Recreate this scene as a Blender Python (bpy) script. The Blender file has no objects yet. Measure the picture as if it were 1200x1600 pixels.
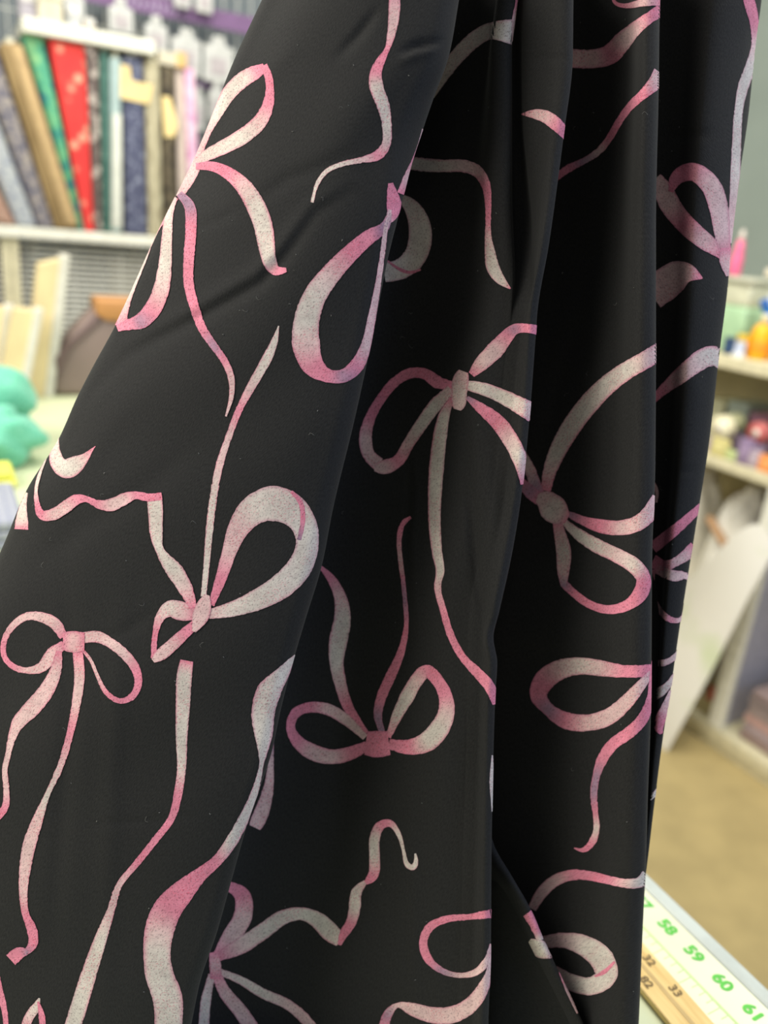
import bpy, bmesh, math, random
import numpy as np
from mathutils import Vector, Matrix

random.seed(7)
rng = np.random.default_rng(11)
SC = bpy.context.scene
COL = SC.collection

# ------------------------------------------------------------------ camera
FPX = 1250.0
PITCH = math.radians(19.5)
ROLL = math.radians(5.4)
CAM_H = 1.38
fw = np.array([0, math.cos(PITCH), -math.sin(PITCH)])
r0 = np.array([1.0, 0, 0])
u0 = np.cross(r0, fw)
rt = r0 * math.cos(ROLL) + u0 * math.sin(ROLL)
up = -r0 * math.sin(ROLL) + u0 * math.cos(ROLL)
CAM = np.array([0, 0, CAM_H])
cam = bpy.data.cameras.new('camera')
cam.sensor_fit = 'VERTICAL'
cam.sensor_height = 36.0
cam.lens = FPX / 1600 * 36.0
cam.clip_start = 0.01
cam.dof.use_dof = True
cam.dof.focus_distance = 0.425
cam.dof.aperture_fstop = 4.4
cam.dof.aperture_blades = 0
co = bpy.data.objects.new('camera', cam)
COL.objects.link(co)
M = Matrix.Identity(4)
for i in range(3):
    M[i][0], M[i][1], M[i][2], M[i][3] = rt[i], up[i], -fw[i], CAM[i]
co.matrix_world = M
SC.camera = co

# ------------------------------------------------------------------ light
w = bpy.data.worlds.new('shop_daylight')
SC.world = w
w.use_nodes = True
bg = w.node_tree.nodes['Background']
bg.inputs[0].default_value = (0.93, 0.97, 1.0, 1)
bg.inputs[1].default_value = 0.16


def area(name, loc, target, size, power, col):
    l = bpy.data.lights.new(name, 'AREA')
    l.shape = 'RECTANGLE'
    l.size, l.size_y = size
    l.energy = power
    l.color = col
    o = bpy.data.objects.new(name, l)
    COL.objects.link(o)
    o.location = loc
    d = Vector(target) - Vector(loc)
    o.rotation_euler = d.to_track_quat('-Z', 'Y').to_euler()
    return o


area('ceiling_light_panel', (-1.5, 0.05, 2.35), (-0.05, 0.4, 1.25), (1.3, 1.3), 42, (1.0, 0.955, 0.87))
area('ceiling_light_panel', (-0.3, 1.75, 2.95), (-0.1, 2.3, 1.0), (1.6, 1.0), 32, (1.0, 0.965, 0.87))
area('ceiling_light_panel', (1.0, 0.9, 2.95), (1.4, 1.3, 0.6), (1.0, 1.0), 27, (1.0, 0.965, 0.87))
area('window_daylight', (1.55, -0.15, 1.75), (0.15, 0.4, 1.3), (0.7, 1.2), 10, (0.42, 0.6, 1.0))

SC.view_settings.view_transform = 'Standard'
SC.view_settings.look = 'None'
SC.view_settings.gamma = 1
SC.view_settings.use_curve_mapping = False
SC.view_settings.exposure = 0.62

# ------------------------------------------------------------------ geometry helpers
E1 = np.array([math.sin(math.radians(60)), math.cos(math.radians(60)), 0])
E2 = np.array([-E1[1], E1[0], 0])
RZ = math.radians(30)          # the room's own axes: a along E1, b along E2


def ray(x, y):
    return fw + rt * (x - 600) / FPX - up * (y - 800) / FPX


def onb(x, y, b):              # pixel -> (a, z) on the upright plane b
    d = ray(x, y)
    t = b / (d @ E2)
    p = CAM + d * t
    return p @ E1, p[2]


def ona(x, y, a):              # pixel -> (b, z) on the upright plane a
    d = ray(x, y)
    t = a / (d @ E1)
    p = CAM + d * t
    return p @ E2, p[2]


def onz(x, y, z):              # pixel -> (a, b) on the level plane z
    d = ray(x, y)
    t = (z - CAM_H) / d[2]
    p = CAM + d * t
    return p @ E1, p @ E2


def W(a, b, z):
    p = E1 * a + E2 * b
    return (p[0], p[1], z)


def tag(o, label=None, cat=None, group=None, kind=None):
    if label: o['label'] = label
    if cat: o['category'] = cat
    if group: o['group'] = group
    if kind: o['kind'] = kind
    return o


def root(name, a, b, z, label, cat, group=None, rz=0.0):
    o = bpy.data.objects.new(name, None)
    COL.objects.link(o)
    o.location = W(a, b, z)
    o.rotation_euler = (0, 0, RZ + rz)
    o.empty_display_size = 0.02
    return tag(o, label, cat, group)


def mesh_obj(name, bm, mat, parent=None, smooth=False, loc=None):
    me = bpy.data.meshes.new(name)
    bm.normal_update()
    bm.to_mesh(me)
    bm.free()
    if smooth:
        me.polygons.foreach_set('use_smooth', [True] * len(me.polygons))
    me.materials.append(mat)
    o = bpy.data.objects.new(name, me)
    COL.objects.link(o)
    if parent is not None:
        o.parent = parent
    elif loc is not None:
        o.location = W(*loc)
        o.rotation_euler = (0, 0, RZ)
    return o


def add_box(bm, x0, x1, y0, y1, z0, z1, bev=0.0, seg=2):
    t = bmesh.new()
    bmesh.ops.create_cube(t, size=1)
    for v in t.verts:
        v.co = Vector((x0 + (v.co.x + .5) * (x1 - x0), y0 + (v.co.y + .5) * (y1 - y0), z0 + (v.co.z + .5) * (z1 - z0)))
    if bev:
        bmesh.ops.bevel(t, geom=t.edges[:], offset=bev, segments=seg, affect='EDGES', profile=.5)
    merge(bm, t)


def merge(bm, t):
    me = bpy.data.meshes.new('tmp')
    t.to_mesh(me)
    t.free()
    bm.from_mesh(me)
    bpy.data.meshes.remove(me)


def box(name, dims, mat, parent=None, bev=0.002, smooth=False, loc=None):
    bm = bmesh.new()
    add_box(bm, *dims, bev=bev)
    return mesh_obj(name, bm, mat, parent, smooth, loc)


def add_prism(bm, poly, y0, y1, bev=0.0, seg=3):
    """polygon in (x,z), extruded from y0 to y1"""
    t = bmesh.new()
    f = [t.verts.new((p[0], y0, p[1])) for p in poly]
    k = [t.verts.new((p[0], y1, p[1])) for p in poly]
    n = len(poly)
    t.faces.new(f)
    t.faces.new(k[::-1])
    for i in range(n):
        j = (i + 1) % n
        t.faces.new((f[j], f[i], k[i], k[j]))
    bmesh.ops.recalc_face_normals(t, faces=t.faces[:])
    if bev:
        bmesh.ops.bevel(t, geom=t.edges[:], offset=bev, segments=seg, affect='EDGES', profile=.5)
    merge(bm, t)


def add_tube(bm, pts, r, n=6, cap=True):
    pts = [Vector(p) for p in pts]
    rings = []
    for i, p in enumerate(pts):
        d = (pts[min(i + 1, len(pts) - 1)] - pts[max(i - 1, 0)]).normalized()
        a = Vector((0, 0, 1)) if abs(d.z) < .9 else Vector((1, 0, 0))
        s = d.cross(a).normalized()
        q = s.cross(d)
        rr = r[i] if isinstance(r, (list, tuple)) else r
        rings.append([bm.verts.new(p + (s * math.cos(2 * math.pi * k / n) + q * math.sin(2 * math.pi * k / n)) * rr) for k in range(n)])
    for i in range(len(rings) - 1):
        for k in range(n):
            bm.faces.new((rings[i][k], rings[i][(k + 1) % n], rings[i + 1][(k + 1) % n], rings[i + 1][k]))
    if cap:
        bm.faces.new(rings[0][::-1])
        bm.faces.new(rings[-1])


def add_lathe(bm, prof, c=(0, 0, 0), n=20):
    rings = []
    for (r, z) in prof:
        rings.append([bm.verts.new((c[0] + r * math.cos(2 * math.pi * k / n), c[1] + r * math.sin(2 * math.pi * k / n), c[2] + z)) for k in range(n)])
    for i in range(len(rings) - 1):
        for k in range(n):
            bm.faces.new((rings[i][k], rings[i][(k + 1) % n], rings[i + 1][(k + 1) % n], rings[i + 1][k]))
    bm.faces.new(rings[0][::-1])
    bm.faces.new(rings[-1])


# ------------------------------------------------------------------ materials
def srgb(r, g, b):
    f = lambda c: (c / 255 / 12.92) if c / 255 <= .04045 else ((c / 255 + .055) / 1.055) ** 2.4
    return (f(r), f(g), f(b), 1)


def mat(name, col, rough=.6, kind=None, cols=None, scale=40, stretch=(1, 1, 1), sheen=0, metal=0, bump=0, trans=0):
    m = bpy.data.materials.new(name)
    m.use_nodes = True
    nt = m.node_tree
    b = nt.nodes['Principled BSDF']
    b.inputs['Roughness'].default_value = rough
    b.inputs['Metallic'].default_value = metal
    b.inputs['Sheen Weight'].default_value = sheen
    b.inputs['Transmission Weight'].default_value = trans
    tc = nt.nodes.new('ShaderNodeTexCoord')
    mp = nt.nodes.new('ShaderNodeMapping')
    mp.inputs['Scale'].default_value = stretch
    nt.links.new(tc.outputs['Object'], mp.inputs[0])
    if kind in ('voronoi', 'spots'):
        t = nt.nodes.new('ShaderNodeTexVoronoi')
        t.inputs['Scale'].default_value = scale
        out = t.outputs['Distance']
    elif kind == 'check':
        t = nt.nodes.new('ShaderNodeTexBrick')
        t.inputs['Scale'].default_value = scale
        t.offset = 0
        out = t.outputs['Fac']
    elif kind == 'wave':
        t = nt.nodes.new('ShaderNodeTexWave')
        t.inputs['Scale'].default_value = scale
        t.inputs['Distortion'].default_value = 3
        out = t.outputs['Fac']
    else:
        t = nt.nodes.new('ShaderNodeTexNoise')
        t.inputs['Scale'].default_value = scale
        t.inputs['Detail'].default_value = 4
        out = t.outputs['Fac']
    nt.links.new(mp.outputs[0], t.inputs['Vector'])
    rp = nt.nodes.new('ShaderNodeValToRGB')
    if cols is None:
        c0 = tuple(c * .9 for c in col[:3]) + (1,)
        c1 = tuple(min(1, c * 1.08) for c in col[:3]) + (1,)
        cols = [(.35, c0), (.65, c1)]
    while len(rp.color_ramp.elements) < len(cols):
        rp.color_ramp.elements.new(.5)
    for e, (p, c) in zip(rp.color_ramp.elements, cols):
        e.position = p
        e.color = c
    nt.links.new(out, rp.inputs[0])
    nt.links.new(rp.outputs[0], b.inputs['Base Color'])
    if bump:
        bp = nt.nodes.new('ShaderNodeBump')
        bp.inputs['Strength'].default_value = bump
        bp.inputs['Distance'].default_value = .002
        nt.links.new(out, bp.inputs['Height'])
        nt.links.new(bp.outputs[0], b.inputs['Normal'])
    return m


WHITE = mat('white_laminate', srgb(232, 230, 214), .45)
CREAM = mat('cream_laminate', srgb(214, 206, 172), .5)
WALLG = mat('grey_green_wall', srgb(126, 136, 128), .8, scale=3)
WALLD = mat('slate_wall', srgb(112, 120, 124), .8, scale=3)
FLOOR = mat('tan_vinyl', srgb(176, 157, 108), .55, scale=9)
WIRE = mat('white_wire', srgb(225, 225, 215), .4)

# ------------------------------------------------------------------ setting
TZ = 0.905                     # cutting table top
SA = 1.93                      # front plane of the shelving on the right
SB = 2.6                       # front plane of the bolt shelving
tag(box('floor', (-3, 2.9, -2.6, 3.1, -.05, 0), FLOOR, bev=0, loc=(0, 0, 0)), kind='structure')
tag(box('wall_left', (-2.5, 2.6, 3.02, 3.12, 0, 3.0), WALLD, bev=0, loc=(0, 0, 0)), kind='structure')
tag(box('wall_right', (2.42, 2.52, -.4, 3.02, 0, 3.0), WALLG, bev=0, loc=(0, 0, 0)), kind='structure')

# cutting table -----------------------------------------------------
TA1, TB1 = 0.470, 2.235
tab = root('cutting_table', -.2, 1.2, 0, 'long white cutting table with a grey edge under the black fabric', 'table')
PALE = mat('pale_table_top', srgb(200, 206, 170), .5, scale=6)
GREY = mat('grey_edging', srgb(186, 192, 184), .4)
box('table_top', (-.72, TA1 + .2 - .014, -1.15, TB1 - 1.2, TZ - .035, TZ), PALE, tab, .002)
box('edge_strip', (TA1 + .2 - .014, TA1 + .2, -1.15, TB1 - 1.2, TZ - .037, TZ + .001), GREY, tab, .003)
for sx, sy in ((-.66, -1.05), (-.66, .95), (.56, -1.05), (.56, .95)):
    box('leg', (sx - .025, sx + .025, sy - .025, sy + .025, 0, TZ - .035), WHITE, tab, .004)

# measuring tape ----------------------------------------------------
GREEN = mat('green_ink', srgb(92, 190, 70), .6)
LGREEN = mat('pale_green_ink', srgb(196, 220, 150), .6)
TAPEM = mat('cream_tape', srgb(224, 223, 192), .5, scale=8)
tape = root('measuring_tape', .44, .26, TZ, 'cream measuring tape with green inch numbers stuck along the table edge', 'tape measure')
box('tape_strip', (-.029, .0155, -.6, .5, 0, .0006), TAPEM, tape, 0)
box('printed_line', (-.0145, -.0125, -.6, .5, .0006, .0008), LGREEN, tape, 0)


def text(name, s, size, mtl, parent, loc, rz, bold=0.0):
    c = bpy.data.curves.new(name, 'FONT')
    c.body = s
    c.size = size
    c.align_x = 'CENTER'
    c.align_y = 'CENTER'
    c.extrude = .00005
    c.materials.append(mtl)
    tmp = bpy.data.objects.new('tmp', c)
    me = bpy.data.meshes.new_from_object(tmp)
    bpy.data.objects.remove(tmp)
    if bold:
        src = bmesh.new()
        for dx, dy in ((0, 0), (bold, 0), (-bold, 0), (0, bold), (0, -bold), (bold * .7, bold * .7), (-bold * .7, -bold * .7)):
            one_ = bmesh.new()
            one_.from_mesh(me)
            for v in one_.verts: v.co += Vector((dx, dy, (dx + 2 * dy) * .02))
            merge(src, one_)
        src.to_mesh(me)
        src.free()
    if not me.materials: me.materials.append(mtl)
    o = bpy.data.objects.new(name, me)
    COL.objects.link(o)
    o.parent = parent
    o.location = loc
    o.rotation_euler = (0, 0, rz)
    return o


for k, n in enumerate(range(55, 64)):
    b = .286 + (58 - n) * .0254 - .26
    text('number', str(n), .0135, GREEN, tape, (.0035, b, .0009), -math.pi / 2, .0006)
for k in range(-40, 60):
    b = .286 - .013 + k * .0254 / 4 - .26
    if abs(b) > .3: continue
    L = .012 if k % 4 == 0 else .006
    box('tick', (-.0145 - L, -.0145, b - .0003, b + .0003, .0006, .0008), LGREEN, tape, 0)

# wooden yardstick ---------------------------------------------------
WOOD = mat('yellow_wood', srgb(222, 190, 120), .5, scale=30, stretch=(6, .6, 6),
           cols=[(.3, srgb(205, 168, 98)), (.7, srgb(233, 203, 136))])
WOODD = mat('wood_groove', srgb(190, 160, 104), .6)
INK = mat('brown_ink', srgb(122, 100, 62), .7)
ys = root('yardstick', .396, .25, TZ, 'yellow wooden yardstick lying beside the green-numbered tape', 'ruler', rz=math.radians(-3))
box('stick', (-.0140, .0140, -.2, .26, .0006, .0056), WOOD, ys, .001)
box('groove', (-.0018, .0012, -.2, .26, .0056, .0058), WOODD, ys, 0)
for n, b in (('31', .043), ('32', .0175), ('33', -.008)):
    text('number', n, .009, INK, ys, (.0068, b, .0060), -math.pi / 2, .0002)
for n, b in (('83', .038), ('82', .0045)):
    text('number', n, .009, INK, ys, (-.0075, b, .0060), -math.pi / 2, .0002)

# ------------------------------------------------------------------ bolt shelving (left)
sh = root('shelving_unit', .5, SB, 0, 'white shelving unit filled with a row of upright fabric bolts', 'shelf')
LX0, LX1 = -.4, .55
zs = 1.291


def rel(b_off):
    return b_off


aT1 = onb(243, 85, SB)[0]
box('shelf_board', (-.9, .75, 0, .24, zs - .03, zs), WHITE, sh, .003)
zt = 1.800
box('shelf_board', (onb(34, 30, SB)[0] - .5, aT1 - .5, 0.0, .24, zt - .018, zt + .018), WHITE, sh, .003)
for px in (12, 26):
    a = onb(px, 420, SB)[0] - .5
    box('post', (a - .011, a + .011, .02, .045, 0, zs - .03), CREAM, sh, .003)
a_l = onb(34, 30, SB)[0] - .5
box('post', (a_l + .002, a_l + .03, .215, .24, 0, zt - .018), WHITE, sh, .003)
box('post', (aT1 - .53, aT1 - .5, .215, .24, 0, zt - .018), WHITE, sh, .003)
box('shelf_board', (-.9, .75, .0, .24, .5, .53), WHITE, sh, .003)

# louvred wire panel below the shelf
wp = root('wire_panel', .5, SB + .06, .53, 'white wire panel of close horizontal rods under the bolt shelf', 'wire panel')
RODM = {}


def rod(name, p, q, r, mtl, parent, n=5):
    """straight wire sharing one mesh per length"""
    L = round((Vector(q) - Vector(p)).length, 4)
    key = (L, r, mtl.name)
    if key not in RODM:
        bm = bmesh.new()
        add_tube(bm, [(0, 0, 0), (0, 0, L)], r, n)
        me = bpy.data.meshes.new(name)
        bm.to_mesh(me)
        bm.free()
        me.materials.append(mtl)
        RODM[key] = me
    o = bpy.data.objects.new(name, RODM[key])
    COL.objects.link(o)
    o.parent = parent
    o.location = p
    o.rotation_euler = (Vector(q) - Vector(p)).to_track_quat('Z', 'Y').to_euler()
    return o


for k in range(22):
    z = zs - .05 - .53 - k * .0165
    rod('wire', (-.55, 0, z), (.3, 0, z), .0042, WIRE, wp)
for k in range(7):
    x = -.53 + k * .137
    rod('wire', (x, .004, 0), (x, .004, zs - .045 - .53), .0022, WIRE, wp)
# stored goods behind the wire panel
for i, (x0, x1, z1, c) in enumerate(((-.48, -.25, .72, (104, 96, 110)), (-.24, -.02, .66, (112, 112, 108)), (-.01, .26, .70, (126, 116, 96)))):
    t = root('storage_box', .5 + (x0 + x1) / 2, SB + .15, .53, ['mauve', 'grey', 'khaki'][i] + ' storage box standing behind the wire panel', 'box')
    m = mat('storage_card', srgb(*c), .7)
    h = (x1 - x0) / 2
    box('box_body', (-h, h, -.06, .06, 0, z1 - .02), m, t, .004)
    box('lid', (-h - .002, h + .002, -.062, .062, z1 - .05, z1 - .012), mat('storage_lid', srgb(*[v - 22 for v in c]), .7), t, .004)

# bolts --------------------------------------------------------------
BM = {
    'rust': mat('rust_print', srgb(170, 132, 112), .8, cols=[(.35, srgb(150, 112, 98)), (.65, srgb(196, 166, 146))], scale=60),
    'paleblue': mat('pale_blue_print', srgb(160, 168, 180), .8, cols=[(.38, srgb(140, 146, 164)), (.6, srgb(190, 194, 192))], scale=70),
    'bluefloral': mat('blue_floral', srgb(110, 110, 125), .8, cols=[(.4, srgb(84, 84, 104)), (.52, srgb(138, 132, 134)), (.65, srgb(168, 158, 146))], scale=55),
    'brown': mat('brown_print', srgb(150, 126, 84), .8, cols=[(.3, srgb(112, 90, 54)), (.7, srgb(168, 142, 98))], scale=22, stretch=(2, 1, .3)),
    'tan': mat('tan_cloth', srgb(186, 158, 114), .8),
    'batik': mat('green_batik', srgb(90, 190, 140), .8, cols=[(.36, srgb(40, 96, 128)), (.45, srgb(60, 150, 130)), (.55, srgb(104, 182, 134)), (.68, srgb(146, 200, 142))], scale=22),
    'red': mat('red_spot', srgb(226, 70, 66), .8, kind='spots', cols=[(.20, srgb(236, 176, 146)), (.40, srgb(226, 62, 58)), (.95, srgb(216, 54, 54))], scale=29, stretch=(1, 0, 1)),
    'scallop': mat('scallop_print', srgb(130, 120, 112), .8, kind='spots', cols=[(.3, srgb(186, 176, 166)), (.55, srgb(96, 84, 80))], scale=46, stretch=(1, 0, 1)),
    'dgreen': mat('dark_green', srgb(60, 104, 92), .8, cols=[(.35, srgb(44, 86, 78)), (.65, srgb(86, 126, 114))], scale=40),
    'ice': mat('ice_blue', srgb(164, 184, 182), .8),
    'whitewrap': mat('white_wrap', srgb(214, 216, 204), .6),
    'navy': mat('navy_floral', srgb(80, 84, 108), .8, cols=[(.42, srgb(62, 66, 92)), (.56, srgb(98, 102, 126)), (.66, srgb(150, 156, 172))], scale=55),
    'olive': mat('olive_cream', srgb(176, 168, 136), .8, cols=[(.35, srgb(140, 130, 104)), (.6, srgb(198, 190, 160))], scale=40, stretch=(3, 1, .6)),
    'dark': mat('dark_brown', srgb(74, 64, 50), .8, cols=[(.4, srgb(48, 42, 34)), (.7, srgb(120, 108, 84))], scale=30),
    'beige': mat('beige_print', srgb(200, 184, 172), .8, scale=60),
    'pink': mat('pink_print', srgb(228, 180, 206), .8, cols=[(.35, srgb(206, 140, 182)), (.65, srgb(236, 208, 220))], scale=35),
    'tagc': mat('cream_tag', srgb(240, 214, 150), .6, scale=10),
    'board': mat('core_board', srgb(226, 222, 198), .8),
}


def bolt(label, poly, m, off=0.02, thick=.16, tagp=None, tagm='tagc', board=True, extra=None):
    """poly: pixel corners tl,tr,br,bl of the narrow face that looks out of the shelf"""
    q = [onb(x, y, SB + off) for x, y in poly]
    ba = (q[2][0] + q[3][0]) / 2
    q = [(p[0], min(p[1], zt - .021)) for p in q]
    # stand it on the shelf
    q[2] = (q[2][0], zs + .001)
    q[3] = (q[3][0], zs + .001)
    r_ = root('fabric_bolt', ba, SB + off, zs, label, 'fabric bolt', 'fabric bolts on the white shelf')
    L = [(p[0] - ba, p[1] - zs) for p in q]
    bm = bmesh.new()
    wd = min(abs(L[1][0] - L[0][0]), abs(L[2][0] - L[3][0]))
    add_prism(bm, L, 0, thick, min(.012, wd * .3))
    mesh_obj('fabric_wrap', bm, BM[m], r_, True)
    if board:
        cx0, cx1 = L[0][0] * .65 + L[1][0] * .35, L[0][0] * .35 + L[1][0] * .65
        zt_ = min((L[0][1] + L[1][1]) / 2, zt - .032 - zs)
        bm = bmesh.new()
        add_prism(bm, [(cx0, zt_ + .012), (cx1, zt_ + .012), (cx1 + .004, zt_ - .03), (cx0 + .004, zt_ - .03)], .01, thick - .01, .001)
        mesh_obj('core_board', bm, BM['board'], r_)
    for tp in (tagp or []):
        t = [onb(x, y, SB + off - .004) for x, y in tp]
        bm = bmesh.new()
        add_prism(bm, [(p[0] - ba, p[1] - zs) for p in t], -.005, -.002, 0)
        mesh_obj('paper_tag', bm, BM[tagm], r_)
    if extra:
        poly2, m2, nm = extra
        t = [onb(x, y, SB + off - .003) for x, y in poly2]
        bm = bmesh.new()
        add_prism(bm, [(p[0] - ba, max(.002, p[1] - zs)) for p in t], -.006, .02, .003)
        mesh_obj(nm, bm, BM[m2], r_, True)
    return r_


bolt('leaning bolt of rust pink print fabric at the shelf end', [(-82, 200), (-55, 195), (26, 350), (-2, 350)], 'rust', .0)
bolt('leaning bolt of pale blue grey fabric beside the rust bolt', [(-80, 85), (-42, 85), (58, 350), (26, 350)], 'paleblue', .01)
bolt('leaning bolt of slate blue floral fabric against the brown bolt', [(-36, 80), (-4, 80), (87, 350), (60, 350)], 'bluefloral', .012)
bolt('leaning brown fabric bolt with a tan outer fold', [(-3, 66), (34, 66), (122, 352), (87, 350)], 'brown', .0,
     extra=([(15, 70), (34, 70), (122, 352), (103, 351)], 'tan', 'outer_fold'))
bolt('green and blue batik fabric bolt between brown and red bolts', [(36, 51), (66, 49), (132, 350), (124, 350)], 'batik', .03)
bolt('red fabric bolt with pale spots', [(76, 57), (132, 57), (148, 353), (133, 352)], 'red', .02)
bolt('narrow taupe scallop print fabric bolt beside the red bolt', [(134, 60), (153, 62), (160, 355), (149, 353)], 'scallop', .015)
bolt('narrow dark green fabric bolt', [(156, 78), (170, 82), (173, 355), (162, 354)], 'dgreen', .02)
bolt('pale ice blue fabric bolt with a white wrapped lower half', [(172, 88), (190, 90), (191, 357), (175, 356)], 'ice', .012,
     extra=([(176, 178), (190, 178), (191, 357), (175, 356)], 'whitewrap', 'paper_sleeve'))
bolt('navy floral fabric bolt with a cream paper tag', [(192, 85), (224, 89), (232, 357), (196, 357)], 'navy', .02,
     tagp=[[(184, 122), (239, 133), (233, 163), (183, 152)], [(189, 100), (203, 104), (205, 126), (188, 124)]])
bolt('olive and cream striped fabric bolt', [(226, 92), (250, 96), (256, 358), (233, 357)], 'olive', .02)
bolt('dark brown fabric bolt with a hanging tan tag', [(252, 102), (272, 104), (279, 359), (258, 358)], 'dark', .022, board=False,
     tagp=[[(253, 150), (266, 152), (278, 196), (272, 214), (257, 214)]])
bolt('beige fabric bolt beside the dark brown bolt', [(274, 101), (287, 103), (297, 360), (281, 359)], 'beige', .03, board=False)
bolt('pink and white fabric bolt at the end of the row', [(289, 104), (305, 108), (316, 361), (299, 360)], 'pink', .02, board=False)

# cream box lying over the last bolts and boxes on the top board
t = root('card_box', .5, SB + .02, zt + .018, 'cream cardboard box on the top board of the shelving', 'box')
a0, a1 = onb(60, 20, SB + .02)[0] - .5, onb(98, 20, SB + .02)[0] - .5
CARD = mat('cream_card', srgb(206, 198, 176), .8)
box('box_body', (a0, a1, 0, .14, 0, .075), CARD, t, .003)
box('lid', (a0 - .003, a1 + .003, -.003, .143, .055, .08), mat('cream_lid', srgb(214, 206, 178), .8), t, .003)
for i, (x0, x1, h, c, l) in enumerate(((4, 34, .08, (176, 170, 178), 'pale mauve packet lying at the end of the top board'),
                                      (102, 128, .06, (190, 192, 192), 'pale grey packet beside the cream cardboard box'),
                                      (131, 150, .035, (196, 184, 170), 'flat beige packet on the top board of the shelving'))):
    a0, a1 = onb(x0, 20, SB + .04)[0], onb(x1, 20, SB + .04)[0]
    t = root('goods_packet', (a0 + a1) / 2, SB + .08, zt + .018, l, 'packet')
    if i == 0:
        t.location = W((a0 + a1) / 2 + .042, SB + .08, zt + .018)
    h2 = (a1 - a0) / 2
    bm = bmesh.new()
    add_box(bm, -h2, h2, -.03, .03, 0, h, .008, 3)
    mesh_obj('packet_body', bm, mat('packet_film', srgb(*c), .35), t, True)
    box('flap', (-h2 * .8, h2 * .8, -.034, -.028, h * .55, h * .9), mat('packet_flap', srgb(214, 212, 208), .4), t, .001)
ya = onb(247, 92, SB + .02), onb(291, 92, SB + .02)
t = root('cardboard_offcut', (ya[0][0] + ya[1][0]) / 2, SB + .12, onb(258, 102, SB + .02)[1] + .001, 'tan cardboard offcut lying across the tops of the last bolts', 'cardboard')
h2 = (ya[1][0] - ya[0][0]) / 2
box('card_panel', (-h2, h2, -.10, .06, .0, .035), CARD, t, .004)
box('taped_end', (h2 - .03, h2 + .002, -.102, .062, -.001, .04), mat('tan_tape', srgb(214, 178, 116), .5), t, .004)

# gridwall with hanging notions ---------------------------------------
gw = root('grid_wall_panel', .6, 2.96, 1.3, 'white wire grid panel mounted on the slate wall behind the bolts', 'wire grid')
for k in range(27):
    x = -.62 + k * .047
    rod('wire', (x, 0, 0), (x, 0, 1.0), .0016, WIRE, gw)
for k in range(11):
    z = .02 + k * .095
    rod('wire', (-.64, .003, z), (.64, .003, z), .0016, WIRE, gw)
PURPLE = mat('purple_strip', srgb(118, 88, 128), .6)
PALEINK = mat('pale_lettering', srgb(196, 186, 206), .6)


def strip(label, pa, pb, hpx, marks):
    b = 2.93
    A0, A1 = onb(*pa, b), onb(*pb, b)
    zz = (A0[1] + A1[1]) / 2
    hh = hpx * .0022
    t = root('header_strip', A0[0], b, zz, label, 'sign')
    L = A1[0] - A0[0]
    box('strip_panel', (0, L, 0, .006, -hh / 2, hh / 2), PURPLE, t, .001)
    for k in range(marks):
        x = L * (.10 + .022 * k)
        s = hh * (.22 if k % 3 else .32)
        bm = bmesh.new()
        add_tube(bm, [(x, -.001, -s), (x + .004, -.001, s), (x + .009, -.001, -s * .5)], .0022, 4)
        mesh_obj('lettering', bm, PALEINK, t)
    return t


strip('long purple header strip with pale lettering on the wire grid', (130, -14), (560, 75), 24, 11)
strip('narrow purple strip below the hanging white packets', (296, 124), (480, 165), 9, 0)
PACK = mat('white_card', srgb(196, 197, 193), .6)
PIC = mat('packet_picture', srgb(176, 168, 170), .6)
packs = [(170, 12, 208, 52, 'upper row of hung packets'), (226, 40, 262, 80, ''), (268, 60, 314, 118, ''), (318, 72, 364, 130, ''),
         (300, 150, 320, 205, ''), (326, 142, 352, 190, ''), (100, -6, 132, 30, ''), (272, -22, 298, 13, ''), (306, -16, 332, 21, '')]
plabels = ['small white card packet hanging above the top board end', 'white card packet hanging beside the top board end', 'broad white card packet hanging left of the framed packet',
           'white card packet with a faint framed picture on the wire grid', 'narrow white packet hanging under the narrow purple strip beside the pink bolt',
           'pale packet hanging just under the narrow purple strip', 'pale packet hanging behind the grey packet on the top board',
           'rounded white packet overlapping the purple header strip', 'rounded white packet hanging at the header strip over the framed packet']
for (x0, y0, x1, y1, _), lb in zip(packs, plabels):
    b = 2.90
    c = onb((x0 + x1) / 2, (y0 + y1) / 2, b)
    hw = abs(onb(x1, y0, b)[0] - onb(x0, y0, b)[0]) / 2
    hh = abs(onb(x0, y1, b)[1] - onb(x0, y0, b)[1]) / 2
    t = root('notion_packet', c[0], b, c[1], lb, 'packet', 'packets hung on the wire grid')
    bm = bmesh.new()
    add_box(bm, -hw, hw, -.006, .006, -hh, hh, .004)
    card = mesh_obj('card', bm, PACK, t)
    bm = bmesh.new()
    add_prism(bm, [(-hw * .35, hh + .028), (hw * .35, hh + .028), (hw * .55, hh - .004), (-hw * .55, hh - .004)], -.004, .004, .001)
    mesh_obj('hang_tab', bm, PACK, t)
    bm = bmesh.new()
    add_tube(bm, [(0, -.03, hh + .02), (0, 0, hh + .016), (0, .06, hh + .016)], .002, 5)
    mesh_obj('hook', bm, WIRE, t)
    box('picture', (-hw * .55, hw * .55, -.008, -.005, -hh * .6, hh * .35), PIC, card, .001)

# ------------------------------------------------------------------ things on the far end of the table (left)
BOARD = mat('cream_board', srgb(226, 206, 156), .7, scale=12)
BOARDW = mat('white_board_edge', srgb(214, 210, 196), .6)


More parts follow.
